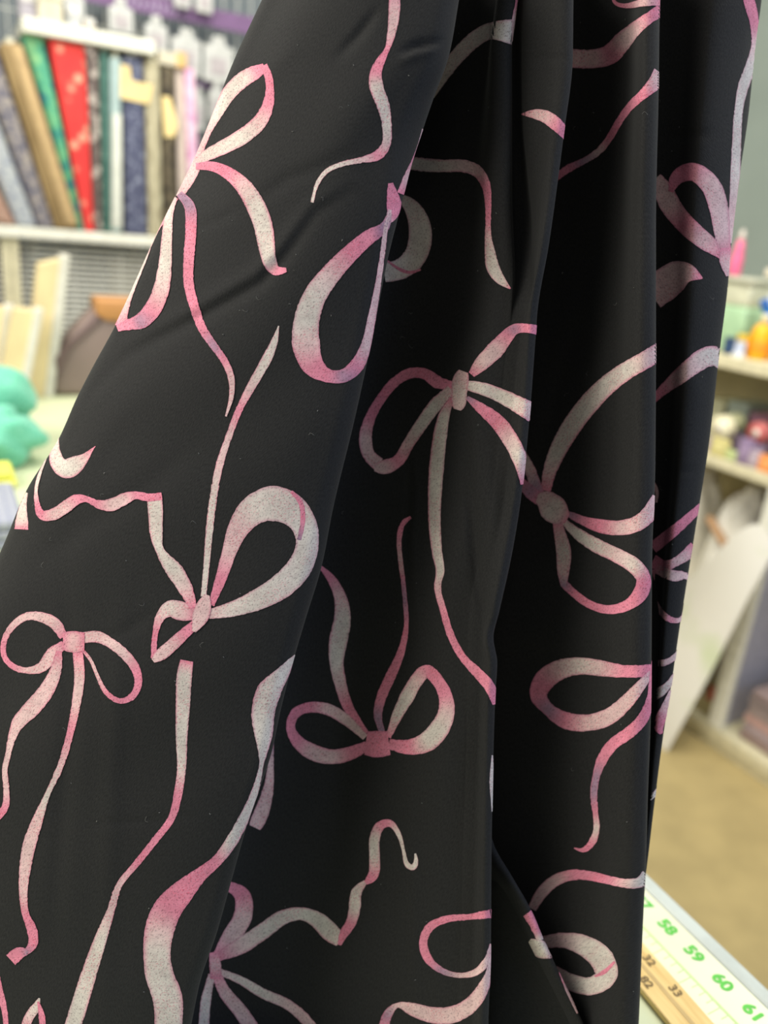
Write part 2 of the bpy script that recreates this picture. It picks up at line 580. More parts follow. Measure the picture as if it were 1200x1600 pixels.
def board(label, poly, b, thick, edge=True):
    q = [onb(x, y, b) for x, y in poly]
    ba = (q[2][0] + q[3][0]) / 2
    q[2] = (q[2][0], TZ)
    q[3] = (q[3][0], TZ)
    t = root('cardboard_bolt_core', ba, b, TZ, label, 'cardboard core', 'cardboard cores on the table end')
    L = [(p[0] - ba, p[1] - TZ) for p in q]
    bm = bmesh.new()
    add_prism(bm, L, 0, thick, .004)
    mesh_obj('core_panel', bm, BOARD, t)
    if edge:
        wd = (L[1][0] - L[0][0]) * .28
        bm = bmesh.new()
        add_prism(bm, [(L[1][0] - wd, L[1][1] + .004), (L[1][0] + .003, L[1][1] + .004), (L[2][0] + .003, 0.0), (L[2][0] - wd, 0.0)], -.003, thick + .003, .003)
        mesh_obj('wrapped_edge', bm, BOARDW, t)
    return t


board('short cream cardboard core standing at the table end behind teal fabric', [(-30, 478), (20, 480), (4, 640), (-50, 640)], 2.106, .03)
board('wide cream cardboard core with a white edge behind teal fabric', [(22, 482), (66, 486), (38, 640), (-6, 640)], 2.06, .04)
board('tall cream cardboard core leaning right behind the others', [(60, 412), (108, 402), (82, 622), (36, 622)], 2.14, .05)

# knob / spool in front of the bag
t = root('cork_spool', *onz(84, 612, TZ), TZ, 'small beige spool between the cardboard core and the brown bag', 'spool')
bm = bmesh.new()
add_lathe(bm, [(.02, 0), (.022, .004), (.022, .012), (.013, .016), (.013, .058), (.024, .062), (.026, .07), (.024, .084), (.012, .09)], n=16)
mesh_obj('spool_body', bm, mat('cork', srgb(214, 190, 150), .7), t, True)
bm = bmesh.new()
add_lathe(bm, [(.0145, .018), (.017, .026), (.017, .05), (.0145, .056)], n=16)
mesh_obj('thread', bm, CARD, t, True)

# brown bag
BAG = mat('mauve_brown_leather', srgb(136, 118, 110), .55, scale=5)
BAGF = mat('dark_leather', srgb(112, 92, 88), .55, scale=5)
ORNG = mat('orange_tan_leather', srgb(188, 134, 78), .5, scale=8)
b = 2.14
q = [onb(x, y, b) for x, y in ((152, 478), (225, 480), (222, 607), (84, 605))]
ba = .42
t = root('leather_bag', ba, b, TZ, 'mauve brown slouching bag with a tan top flap on the table end', 'bag')
bm = bmesh.new()
L = [(p[0] - ba, p[1] - TZ) for p in q]
L[2] = (L[2][0], 0)
L[3] = (L[3][0], 0)
L.insert(4, (L[3][0] - .0, .05))
L.insert(5, ((L[4][0] + L[0][0]) / 2 - .02, (L[4][1] + L[0][1]) / 2 + .01))
add_prism(bm, L, 0, .085, .02, 4)
mesh_obj('bag_body', bm, BAG, t, True)
bm = bmesh.new()
q2 = [onb(x, y, b - .01) for x, y in ((150, 467), (232, 470), (232, 508), (168, 502), (150, 492))]
add_prism(bm, [(p[0] - ba, p[1] - TZ) for p in q2], -.012, .09, .008, 3)
mesh_obj('top_flap', bm, ORNG, t, True)
bm = bmesh.new()
q3 = [onb(x, y, b - .01) for x, y in ((150, 490), (160, 500), (112, 545), (92, 596), (86, 560))]
add_prism(bm, [(p[0] - ba, max(.0, p[1] - TZ)) for p in q3], -.008, .03, .004, 2)
mesh_obj('side_gusset', bm, BAGF, t, True)


def blob(bm, c, rad, nz=26, nt=40, folds=(), noise=.08, seed=0, floor=None):
    """soft folded heap: ellipsoid with crease waves"""
    g = np.random.default_rng(seed)
    ph = g.uniform(0, 6.28, 6)
    rings = []
    for i in range(nz + 1):
        th = math.pi * i / nz
        ring = []
        for k in range(nt):
            p = 2 * math.pi * k / nt
            d = np.array([math.sin(th) * math.cos(p), math.sin(th) * math.sin(p), math.cos(th)])
            s = 1 + noise * (math.sin(3 * d[0] * 2 + ph[0]) * math.sin(4 * d[2] + ph[1]) + .6 * math.sin(9 * d[1] + 5 * d[2] + ph[2]))
            for (nx, ny, nz_, off, amp, wd) in folds:
                v = d[0] * nx + d[1] * ny + d[2] * nz_ - off
                s -= amp * math.exp(-(v / wd) ** 2)
            v = [c[j] + rad[j] * d[j] * s for j in range(3)]
            if floor is not None and v[2] < floor: v[2] = floor
            ring.append(bm.verts.new(v))
        rings.append(ring)
    for i in range(nz):
        for k in range(nt):
            bm.faces.new((rings[i][k], rings[i + 1][k], rings[i + 1][(k + 1) % nt], rings[i][(k + 1) % nt]))
    bmesh.ops.remove_doubles(bm, verts=bm.verts[:], dist=1e-5)
    bmesh.ops.recalc_face_normals(bm, faces=bm.faces[:])


TEAL = mat('teal_towelling', srgb(104, 190, 158), .9, cols=[(.35, srgb(94, 182, 148)), (.65, srgb(122, 202, 172))], scale=160, bump=.4, sheen=.3)
a, b = onz(24, 735, TZ)
t = root('teal_fabric', a, b, TZ, 'crumpled mint teal towelling fabric heaped on the table', 'fabric')
bm = bmesh.new()
blob(bm, (-.055, .16, .082), (.115, .075, .088), folds=((.3, 0, 1, .1, .18, .12),), noise=.06, seed=3, floor=.0)
mesh_obj('rolled_heap', bm, TEAL, t, True)
bm = bmesh.new()
blob(bm, (-.055, .05, .05), (.108, .075, .060), folds=((-.6, .3, .8, .2, .16, .1), (.8, 0, .5, .5, .12, .1)), noise=.08, seed=5, floor=.0)
mesh_obj('front_fold', bm, TEAL, t, True)
YEL = mat('lime_cloth', srgb(226, 224, 96), .8, scale=40)
a, b = onz(4, 752, TZ)
t = root('lime_fabric', a, b, TZ, 'lime yellow folded fabric under the teal towelling', 'fabric')
bm = bmesh.new()
add_box(bm, -.10, .02, -.05, .03, 0, .016, .007, 3)
mesh_obj('lower_fold', bm, YEL, t, True)
bm = bmesh.new()
add_box(bm, -.10, .016, -.046, .026, .016, .03, .006, 3)
mesh_obj('upper_fold', bm, YEL, t, True)
CHK = mat('checked_cloth', srgb(206, 208, 214), .85, kind='check', scale=34, cols=[(.2, srgb(160, 162, 170)), (.6, srgb(96, 106, 138))])
a, b = onz(10, 822, TZ)
t = root('checked_fabric', a, b, TZ, 'folded white and blue checked fabric on the table before the teal heap', 'fabric')
for k in range(3):
    bm = bmesh.new()
    add_box(bm, -.12 + .004 * k, .024 - .003 * k, -.10, .085 - .003 * k, k * .015, (k + 1) * .015, .006, 3)
    mesh_obj('fold', bm, CHK, t, True)

# ------------------------------------------------------------------ shelving on the right
Z1, Z2, ZB = 1.128, 0.846, 0.10
rs = root('shelving_unit', SA, 1.5, 0, 'cream shelving along the right wall crowded with craft supplies', 'shelf')
BACK = mat('khaki_back_panel', srgb(170, 160, 124), .7, scale=5)
box('shelf_board', (0, .36, -1.3, 1.2, Z1 - .034, Z1), CREAM, rs, .003)
box('shelf_board', (0, .36, -1.3, 1.2, Z2 - .030, Z2), CREAM, rs, .003)
box('base_board', (0, .40, -1.3, 1.2, .035, .07), CREAM, rs, .003)
box('plinth', (.012, .05, -1.3, 1.2, 0, .035), CREAM, rs, .001)
box('back_panel', (.40, .412, -1.3, 1.2, 0, Z1 + .02), BACK, rs, 0)
bp = ona(1110, 1160, SA)[0] - 1.5
box('upright_panel', (0.0, .022, bp - .018, bp + .028, .07, Z2 - .03), WHITE, rs, .003)
box('divider', (.022, .40, bp - .004, bp + .010, .07, Z2 - .03), mat('lilac_panel', srgb(176, 176, 190), .6), rs, .001)
box('upright_panel', (0.0, .36, .75, .77, .07, Z1 - .034), WHITE, rs, .003)

# things on the upper shelf
def place(px, py_ignored, a, z):
    """b on plane a below the pixel column px at the height z"""
    lo, hi = -200.0, 1800.0
    for _ in range(40):
        mid = (lo + hi) / 2
        if ona(px, mid, a)[1] > z: lo = mid
        else: hi = mid
    return ona(px, lo, a)[0]


def plain(c, r=.45, **k): return mat('plastic_%d_%d_%d' % c, srgb(*c), r, **k)


a = SA + .16
t = root('storage_tub', a, place(1152, 0, a, Z1), Z1, 'clear tub with a pale green band and cream lid on the upper right shelf', 'tub')
bm = bmesh.new(); add_box(bm, -.07, .07, -.055, .055, 0, .13, .012, 3)
mesh_obj('tub_body', bm, plain((168, 200, 160), .3), t, True)
bm = bmesh.new(); add_box(bm, -.066, .066, -.051, .051, .128, .195, .01, 3)
mesh_obj('tub_rim', bm, plain((206, 206, 180), .3), t, True)
bm = bmesh.new(); add_box(bm, -.076, .076, -.059, .059, .193, .21, .006, 2)
mesh_obj('lid', bm, plain((190, 190, 170), .4), t, True)
zt1 = Z1 + .21
t = root('pink_cone_bottle', a, place(1146, 0, a, zt1), zt1, 'pink bottle with a pale pointed cap on the tub lid', 'bottle')
bm = bmesh.new(); add_lathe(bm, [(.017, 0), (.019, .006), (.018, .05), (.013, .08), (.009, .1)], n=18)
mesh_obj('bottle_body', bm, plain((240, 110, 150)), t, True)
bm = bmesh.new(); add_lathe(bm, [(.0085, .098), (.008, .115), (.003, .13)], n=14)
mesh_obj('cap', bm, plain((220, 206, 196)), t, True)
a = SA + .06
t = root('orange_bottle', a, place(1181, 0, a, Z1), Z1, 'orange yellow plastic bottle with a cream cap on the upper right shelf', 'bottle')
bm = bmesh.new(); add_lathe(bm, [(.022, .0), (.026, .006), (.027, .075), (.02, .09), (.010, .098)], n=20)
mesh_obj('bottle_body', bm, plain((244, 176, 20)), t, True)
bm = bmesh.new(); add_lathe(bm, [(.0115, .096), (.0115, .118), (.009, .122)], n=16)
mesh_obj('cap', bm, plain((226, 214, 170)), t, True)
bm = bmesh.new(); add_lathe(bm, [(.0272, .02), (.0276, .022), (.0278, .05), (.0272, .052)], n=20)
mesh_obj('label_band', bm, plain((250, 150, 30)), t, True)
t = root('orange_box', a + .05, place(1196, 0, a + .05, Z1), Z1, 'small orange brown carton behind the orange bottle', 'box')
box('box_body', (-.03, .03, -.05, .012, 0, .05), plain((206, 150, 70), .7), t, .002)
box('lid', (-.031, .031, -.051, .013, .042, .055), plain((190, 130, 56), .7), t, .002)
t = root('blue_marker', a + .04, place(1194, 0, a + .04, Z1 + .06), Z1 + .055, 'blue marker pen tilted up on the orange brown carton', 'pen')
bm = bmesh.new(); add_tube(bm, [(0, -.035, .010), (.0, .012, .078)], .012, 12)
mesh_obj('barrel', bm, plain((40, 120, 190)), t, True)
bm = bmesh.new(); add_tube(bm, [(0, .010, .075), (.0, .027, .100)], .0135, 12)
mesh_obj('cap', bm, plain((30, 90, 160)), t, True)
t = root('yellow_tin', a, place(1158, 0, a, Z1), Z1, 'small yellow pot beside the orange bottle', 'pot')
bm = bmesh.new(); add_lathe(bm, [(.02, 0), (.022, .004), (.022, .05), (.02, .054)], n=18)
mesh_obj('pot_body', bm, plain((226, 196, 30)), t, True)
bm = bmesh.new(); add_lathe(bm, [(.0225, .046), (.0225, .058), (.02, .06)], n=18)
mesh_obj('lid', bm, plain((214, 180, 40)), t, True)
t = root('navy_pot', a - .005, place(1140, 0, a - .005, Z1), Z1, 'small navy blue pot at the shelf edge beside the fabric', 'pot')
bm = bmesh.new(); add_lathe(bm, [(.02, 0), (.022, .004), (.022, .036), (.02, .04)], n=18)
mesh_obj('pot_body', bm, plain((40, 70, 110)), t, True)
bm = bmesh.new(); add_lathe(bm, [(.0225, .034), (.0225, .044), (.02, .046)], n=18)
mesh_obj('lid', bm, plain((30, 54, 92)), t, True)
a2 = SA + .022
t = root('price_card', a2, place(1153, 0, a2, Z1), Z1, 'small pale blue and white card standing at the shelf edge', 'card')
box('card', (-.002, .002, -.016, .016, 0, .044), plain((206, 214, 236), .6), t, .0005)
box('base', (-.008, .008, -.017, .017, 0, .010), plain((232, 232, 228), .5), t, .001)
t = root('white_spray_bottle', SA + .2, place(1203, 0, SA + .2, Z1 + .12), Z1, 'white spray bottle standing behind the blue marker', 'bottle')
bm = bmesh.new(); add_lathe(bm, [(.026, 0), (.03, .006), (.03, .14), (.014, .19)], n=20)
mesh_obj('bottle_body', bm, plain((214, 222, 236)), t, True)
bm = bmesh.new(); add_lathe(bm, [(.014, .188), (.014, .215), (.01, .22)], n=16); add_box(bm, -.012, .012, -.03, .04, .215, .24, .004)
mesh_obj('spray_head', bm, plain((220, 212, 190)), t, True)

# jumble on the second shelf: ribbon reels, packets
reels = [(1129, (240, 232, 196), .036, 'cream white reel of ribbon leaning on the second shelf beside the fabric'),
         (1148, (206, 206, 160), .026, 'small pale yellow reel of ribbon on the second shelf'),
         (1186, (196, 104, 100), .030, 'red and white reel of ribbon on the second shelf')]
for px, c, rr, lb in reels:
    a = SA + (.11 if px == 1148 else .05)
    bz = .062 if px != 1129 else .04
    t = root('ribbon_reel', a, place(px, 0, a, Z2 + bz + rr), Z2, lb, 'reel')
    # a low riser under the reel so that it stands clear of the packets
    box('stand', (-.02, .02, -rr * .8, rr * .8, 0, bz), plain((158, 140, 168), .6), t, .002)
    bm = bmesh.new()
    prof = [(rr, -.012), (rr, -.009), (rr * .8, -.008), (rr * .8, .008), (rr, .009), (rr, .012)]
    add_lathe(bm, prof, n=22)
    for v in bm.verts: v.co = Vector((v.co.z, v.co.x, v.co.y + bz + rr - .001))
    mesh_obj('reel_body', bm, plain(c, .5), t, True)
    bm = bmesh.new()
    add_lathe(bm, [(rr * .35, -.0135), (rr * .35, .0135)], n=16)
    for v in bm.verts: v.co = Vector((v.co.z, v.co.x, v.co.y + bz + rr - .001))
    mesh_obj('reel_hub', bm, plain((236, 230, 214), .5), t, True)
packs2 = [(1122, .052, .03, (206, 196, 130), 'low yellow green packet on the second shelf under the cream reel'), (1143, .03, .022, (178, 190, 130), 'low lime packet on the second shelf'),
          (1160, .075, .022, (140, 120, 150), 'purple packet on the second shelf between two reels'), (1176, .05, .018, (172, 156, 166), 'pale mauve packet on the second shelf'),
          (1196, .046, .026, (236, 150, 84), 'orange packet at the front of the second shelf')]
for px, h, hw, c, lb in packs2:
    a = SA + .02
    t = root('craft_packet', a, place(px, 0, a, Z2), Z2, lb, 'packet', 'packets on the second shelf')
    bm = bmesh.new(); add_box(bm, -.008, .008, -hw, hw, 0, h, .004, 2)
    pb = mesh_obj('packet_body', bm, plain(c, .4), t, True)
    box('label_card', (-.0095, -.007, -hw * .6, hw * .6, h * .3, h * .75), plain(tuple(min(255, v + 24) for v in c), .5), pb, .0005)
a = SA + .24
for px, h, hw, c, lb in ((1125, .12, .034, (190, 190, 160), 'pale olive carton at the back of the second shelf beside the fabric'),
                         (1160, .13, .034, (150, 160, 150), 'grey green carton at the back of the second shelf'),
                         (1194, .11, .030, (150, 110, 130), 'plum carton at the back of the second shelf')):
    t = root('stock_carton', a, place(px, 0, a, Z2), Z2, lb, 'box')
    box('box_body', (-.06, .06, -hw, hw, 0, h), plain(c, .7), t, .003)
    box('lid', (-.062, .062, -hw - .002, hw + .002, h - .03, h + .004), plain(tuple(v - 14 for v in c), .7), t, .003)

# plastic sacks and stored goods under the second shelf
SACK = mat('white_polythene', srgb(226, 222, 208), .4, scale=14)
TANB = mat('tan_strap', srgb(176, 138, 100), .6)
zb = .07
for px, rad, lb, s_, dz in ((1112, (.11, .085, .355), 'white polythene sack with a brown strap on the lowest shelf beside the black fabric', 2, 0),
                           (1172, (.12, .08, .345), 'broad white polythene sack with a brown strap behind the leaning paper sheet', 4, 1)):
    a = SA + .15
    t = root('polythene_sack', a, place(px, 0, a, .66) + (.02 if dz else .06), zb, lb, 'sack')
    bm = bmesh.new()
    blob(bm, (0, 0, rad[2] * 1.0), rad, folds=((0, 1, .5, .1, .1, .1), (.2, -.8, .6, .3, .1, .08)), noise=.06, seed=s_, floor=.001)
    sb = mesh_obj('sack_body', bm, SACK, t, True)
    bm = bmesh.new()
    k0 = .60 if dz else .45
    add_tube(bm, [(-rad[0] * math.sqrt(max(.05, 1 - (k0 + .02 * (k - 5)) ** 2)) - .006, -.05 + .011 * k, rad[2] * (1 + k0 + .02 * (k - 5))) for k in range(10)], .013, 8)
    mesh_obj('strap', bm, TANB, t, True)
# goods beyond the upright
t = root('fabric_pile', SA + .10, 1.07, zb, 'low pile of folded mauve and pink fabric on the lowest shelf', 'fabric pile')
for k, c in enumerate(((150, 128, 120), (168, 150, 150), (186, 150, 140), (148, 132, 126), (132, 118, 114), (140, 122, 120))):
    bm = bmesh.new(); add_box(bm, -.07, .16, -.20 + .006 * (k % 3), .14 - .005 * (k % 2), k * .028, (k + 1) * .028, .012, 3)
    mesh_obj('folded_fabric', bm, plain(c, .9), t, True)
t = root('red_spool', SA + .05, ona(1116, 1078, SA + .05)[0], zb, 'small red thread spool on a block beside the upright', 'spool')
zr = ona(1116, 1085, SA + .05)[1] - zb
box('block', (-.02, .03, -.03, .05, 0, zr - .018), plain((178, 168, 132), .7), t, .002)
bm = bmesh.new(); add_lathe(bm, [(.016, zr - .019), (.016, zr - .015), (.013, zr - .014), (.014, zr + .012), (.016, zr + .013), (.016, zr + .017)], n=16)
mesh_obj('spool_body', bm, plain((196, 84, 66), .6), t, True)

# the white paper sheet leaning against the shelving
PAPER = mat('white_paper', srgb(232, 230, 222), .6, cols=[(.28, srgb(206, 214, 180)), (.42, srgb(226, 223, 212)), (.7, srgb(222, 219, 208))], scale=4)


def pt_on(px, py, a):
    b_, z_ = ona(px, py, a)
    return (a, b_, z_)


fa, fb = onz(1042, 1176, 0)
ga, gb = onz(985, 1126, 0)
top = [pt_on(1070, 905, SA - .02)]
mid_r = pt_on(1214, 858, SA - .055)
bm = bmesh.new()
n, m_ = 24, 16
c00, c10 = np.array([ga, gb, .002]), np.array([fa, fb, .002])           # bottom far / near corners
c01, c11 = np.array(top[0]), np.array(mid_r)
grid = []
for i in range(n + 1):
    v = i / n
    row = []
    for j in range(m_ + 1):
        u = j / m_
        p = (1 - v) * ((1 - u) * c00 + u * c10) + v * ((1 - u) * c01 + u * c11)
        p[0] -= .03 * math.sin(math.pi * u) * v + .012 * math.sin(6 * v + 3 * u)* v
        p[2] += .10 * math.sin(math.pi * u ** 2.2) * v * v
        row.append(p)
    grid.append(row)
ctr = np.array([SA - .1, 1.35, 0])
vs = [[bm.verts.new(tuple(p - ctr)) for p in row] for row in grid]
vb = [[bm.verts.new(tuple(p - ctr + np.array([.0012, 0, 0]))) for p in row] for row in grid]
for i in range(n):
    for j in range(m_):
        bm.faces.new((vs[i][j], vs[i][j + 1], vs[i + 1][j + 1], vs[i + 1][j]))
        bm.faces.new((vb[i][j], vb[i + 1][j], vb[i + 1][j + 1], vb[i][j + 1]))
bmesh.ops.recalc_face_normals(bm, faces=bm.faces[:])
ps = mesh_obj('paper_sheet', bm, PAPER, None, True, loc=tuple(ctr))
tag(ps, 'large white paper sheet leaning from the floor against the right shelving', 'paper')

# ------------------------------------------------------------------ the black fabric
def curve(keys):
    k = np.array(keys, float)

    def f(y):
        y = np.asarray(y, float)
        xs, ys_ = k[:, 0], k[:, 1]
        h = np.diff(xs)
        d = np.diff(ys_) / h
        m = np.zeros_like(ys_)
        m[1:-1] = np.where(d[:-1] * d[1:] > 0, (h[:-1] + h[1:]) / ((h[1:] * .5 + h[:-1] * .5) * (1 / np.where(d[:-1] == 0, 1e-9, d[:-1]) + 1 / np.where(d[1:] == 0, 1e-9, d[1:]))), 0)
        m[0], m[-1] = d[0], d[-1]
        i = np.clip(np.searchsorted(xs, y) - 1, 0, len(h) - 1)
        t = (y - xs[i]) / h[i]
        lin_lo, lin_hi = t < 0, t > 1
        tt = np.clip(t, 0, 1)
        r = (2 * tt**3 - 3 * tt**2 + 1) * ys_[i] + (tt**3 - 2 * tt**2 + tt) * h[i] * m[i] + (-2 * tt**3 + 3 * tt**2) * ys_[i + 1] + (tt**3 - tt**2) * h[i] * m[i + 1]
        return np.where(lin_lo, ys_[0] + (y - xs[0]) * m[0], np.where(lin_hi, ys_[-1] + (y - xs[-1]) * m[-1], r))
    return f


AL = curve([(-120, 465), (0, 409), (91, 367), (238, 308), (367, 245), (505, 182), (577, 143), (622, 120), (687, 91), (765, 42), (850, 6), (1000, -62), (1300, -185), (1800, -360)])
AR = curve([(-120, 735), (0, 717), (85, 702), (155, 677), (202, 661), (247, 646), (300, 632), (340, 622), (400, 607), (480, 591), (560, 575), (660, 553), (792, 521), (883, 503), (969, 477), (1030, 459), (1108, 439), (1177, 424), (1286, 387), (1382, 360), (1460, 338), (1533, 313), (1600, 299), (1800, 255)])
BR = curve([(-120, 900), (0, 896), (90, 895), (210, 881), (280, 872), (380, 858), (485, 840), (526, 837), (633, 829), (764, 816), (860, 801), (956, 780), (996, 771), (1036, 777), (1084, 774), (1220, 770), (1340, 768), (1480, 767), (1600, 763), (1800, 757)])
XK = curve([(-120, 818), (0, 808), (40, 803), (75, 799), (300, 799), (430, 803), (485, 800), (560, 788), (764, 770), (956, 734), (1036, 731), (1800, 711)])
XK2 = curve([(-120, 822), (0, 813), (180, 815), (280, 823), (355, 829), (430, 829), (485, 818), (560, 804), (764, 786), (956, 750), (1036, 747), (1800, 727)])
CR = curve([(-120, 1033), (0, 1031), (150, 1029), (350, 1025), (550, 1025), (725, 1024), (875, 1019), (1025, 1018), (1112, 1017), (1225, 1013), (1356, 1009), (1412, 1006), (1600, 998), (1800, 988)])
DR = curve([(-120, 1200), (0, 1190), (65, 1181), (175, 1170), (280, 1155), (390, 1142), (450, 1137), (545, 1125), (660, 1112), (706, 1106), (800, 1091), (905, 1074), (980, 1062), (1063, 1050), (1152, 1036), (1260, 1022), (1359, 1010), (1420, 1000), (1800, 960)])
EX = curve([(-120, 850), (500, 800), (900, 760), (1200, 748), (1290, 764), (1320, 772), (1371, 801), (1420, 829), (1469, 850), (1518, 873), (1600, 912), (1800, 1000)])

PXM = .000345                 # metres per pixel at the cloth
YS = np.arange(-126, 1806, 6.0)
NY = len(YS)
one = np.ones(NY)
cols, tags = [], {}


def C(x, d, name=None):
    if name: tags[name] = len(cols)
    cols.append((np.broadcast_to(np.asarray(x, float), (NY,)), np.broadcast_to(np.asarray(d, float), (NY,))))


def rroll(xe, d, r, name, flat=1.0):
    """right-hand rounded fold: surface comes in at depth d and turns away behind"""
    rho = r * PXM * flat
    C(xe - r, d)
    C(xe - .55 * r, d + .10 * rho)
    C(xe - .18 * r, d + .42 * rho)
    C(xe, d + 1.0 * rho, name)
    C(xe - .18 * r, d + 1.58 * rho)
    C(xe - .7 * r, d + 2.0 * rho)


al, ar, br, xk, xk2, cr, dr, ex = (f(YS) for f in (AL, AR, BR, XK, XK2, CR, DR, EX))
W1 = ar - al
fade = np.clip((520 - YS) / 170, 0, 1)
fade = fade * fade * (3 - 2 * fade)
# panel A ------------------------------------------------
rl = 34 * PXM
C(al + 60, .030 + 2.4 * rl)
C(al + 26, .026 + 2.1 * rl)
C(al + 6, .022 + 1.55 * rl)
C(al, .020 + 1.0 * rl, 'A0')
C(al + 7, .020 + .45 * rl)
C(al + 24, .018 + .12 * rl)
C(al + .22 * W1, .006)
C(al + .45 * W1, -.004)
C(al + .66 * W1, -.008)
rA = curve([(-126, 34), (100, 52), (200, 66), (320, 46), (420, 40), (800, 44), (1100, 34), (1806, 30)])(YS)
rroll(ar, -.006, rA, 'A1', 1.0)
dA = -.006 + 2 * rA * PXM
# hidden turn and panel B ----------------------------------
C(ar - rA - 6, dA + .010)
C(ar - rA - 10, dA + .022, 'B0')
C(ar - rA + 4, dA + .034)
db = dA + .040
C(ar - 8, db)
W2 = xk - ar
C(ar + .30 * W2, .062)
C(ar + .62 * W2, .048)
C(xk - 26, .029)
C(xk - 8, .0272)
C(xk - 1, .0266 + .002 * fade)
C(xk - 1 + 1.5 * fade + 2 * (1 - fade), .0264 + .010 * fade, 'Bk')
C(xk + 2.5 * fade + 4 * (1 - fade), .0259 + .016 * fade)
C(xk2 - 3, .0248 + .0147 * fade)
C(xk2 + 5, .0238 + .0072 * fade)
C((xk2 + 5) * .5 + (br - 11) * .5, .0205 + .0015 * fade)
rB = 11 * one
rroll(br, .0175 - .0035 * fade, rB, 'B1', 1.1)
# hidden pleat that shows as panel E at the bottom -----------
C(br - 22, .040)
C(br - 34, .050, 'E0')
exh = np.maximum(ex, br - 26)
C(br - 24, .056)
C(np.maximum(exh - 40, br - 20) , .052)
eo = np.clip((ex - br) / 40, 0, 1)
rroll(np.maximum(exh, br - 14), .046 - .012 * eo, 6.0, 'E1')
C(br - 26, .066)
C(br - 32, .074, 'C0')
C(br - 18, .078)
W3 = cr - br
C(br + .06 * W3, .076)
C(br + .30 * W3, .067)
C(br + .62 * W3, .046)
rC = 15 * one
rroll(cr, .018, rC, 'C1', 1.2)
C(cr - 24, .044)
C(cr - 32, .054, 'D0')
C(cr - 22, .062)
W4 = np.maximum(dr - cr, -60)
drr = np.maximum(dr, cr - 30)
wd = np.maximum(drr - cr, 0)
C(cr - 6, .064)
C(cr + .25 * wd, .058)
rD = np.clip(wd * .50, 5, 70)
rroll(drr, .044, rD, 'D1', .75)
C(drr - rD - 30, .046 + 2.3 * rD * PXM * .75)

X = np.array([c[0] for c in cols])          # (K, NY)
D = np.array([c[1] for c in cols])
K = len(cols)
dxp = np.diff(X, axis=0)
ddp = np.diff(D, axis=0) / PXM
H = np.sqrt(dxp**2 + ddp**2) + 1.5          # chord length per segment in px
counts = np.clip(np.round(H.mean(axis=1) / 4.5), 3, 60).astype(int)


def tangents(V):
    d = np.diff(V, axis=0) / H
    m = np.zeros_like(V)
    m[1:-1] = (d[:-1] * H[1:] + d[1:] * H[:-1]) / (H[1:] + H[:-1])
    m[0], m[-1] = d[0], d[-1]
    return m


mX, mD = tangents(X), tangents(D)
gx, gd, cidx = [], [], []
for i in range(K - 1):
    cidx.append(len(gx))
    for s in range(counts[i]):
        t = s / counts[i]
        h00, h10, h01, h11 = 2 * t**3 - 3 * t**2 + 1, t**3 - 2 * t**2 + t, -2 * t**3 + 3 * t**2, t**3 - t**2
        gx.append(h00 * X[i] + h10 * H[i] * mX[i] + h01 * X[i + 1] + h11 * H[i] * mX[i + 1])
        gd.append(h00 * D[i] + h10 * H[i] * mD[i] + h01 * D[i + 1] + h11 * H[i] * mD[i + 1])
cidx.append(len(gx))
gx.append(X[-1]); gd.append(D[-1])
GX = np.array(gx).T                          # (NY, NC)
GD = np.array(gd).T
NC = GX.shape[1]
IDX = {k: cidx[v] for k, v in tags.items()}
PAN = {'A': (IDX['A0'], IDX['A1']), 'B': (IDX['B0'], IDX['Bk'] - 1), 'P': (IDX['Bk'] + 1, IDX['B1']), 'E': (IDX['E0'], IDX['E1']), 'Q': (IDX['B0'], IDX['B1']), 'C': (IDX['C0'], IDX['C1']), 'D': (IDX['D0'], IDX['D1'])}

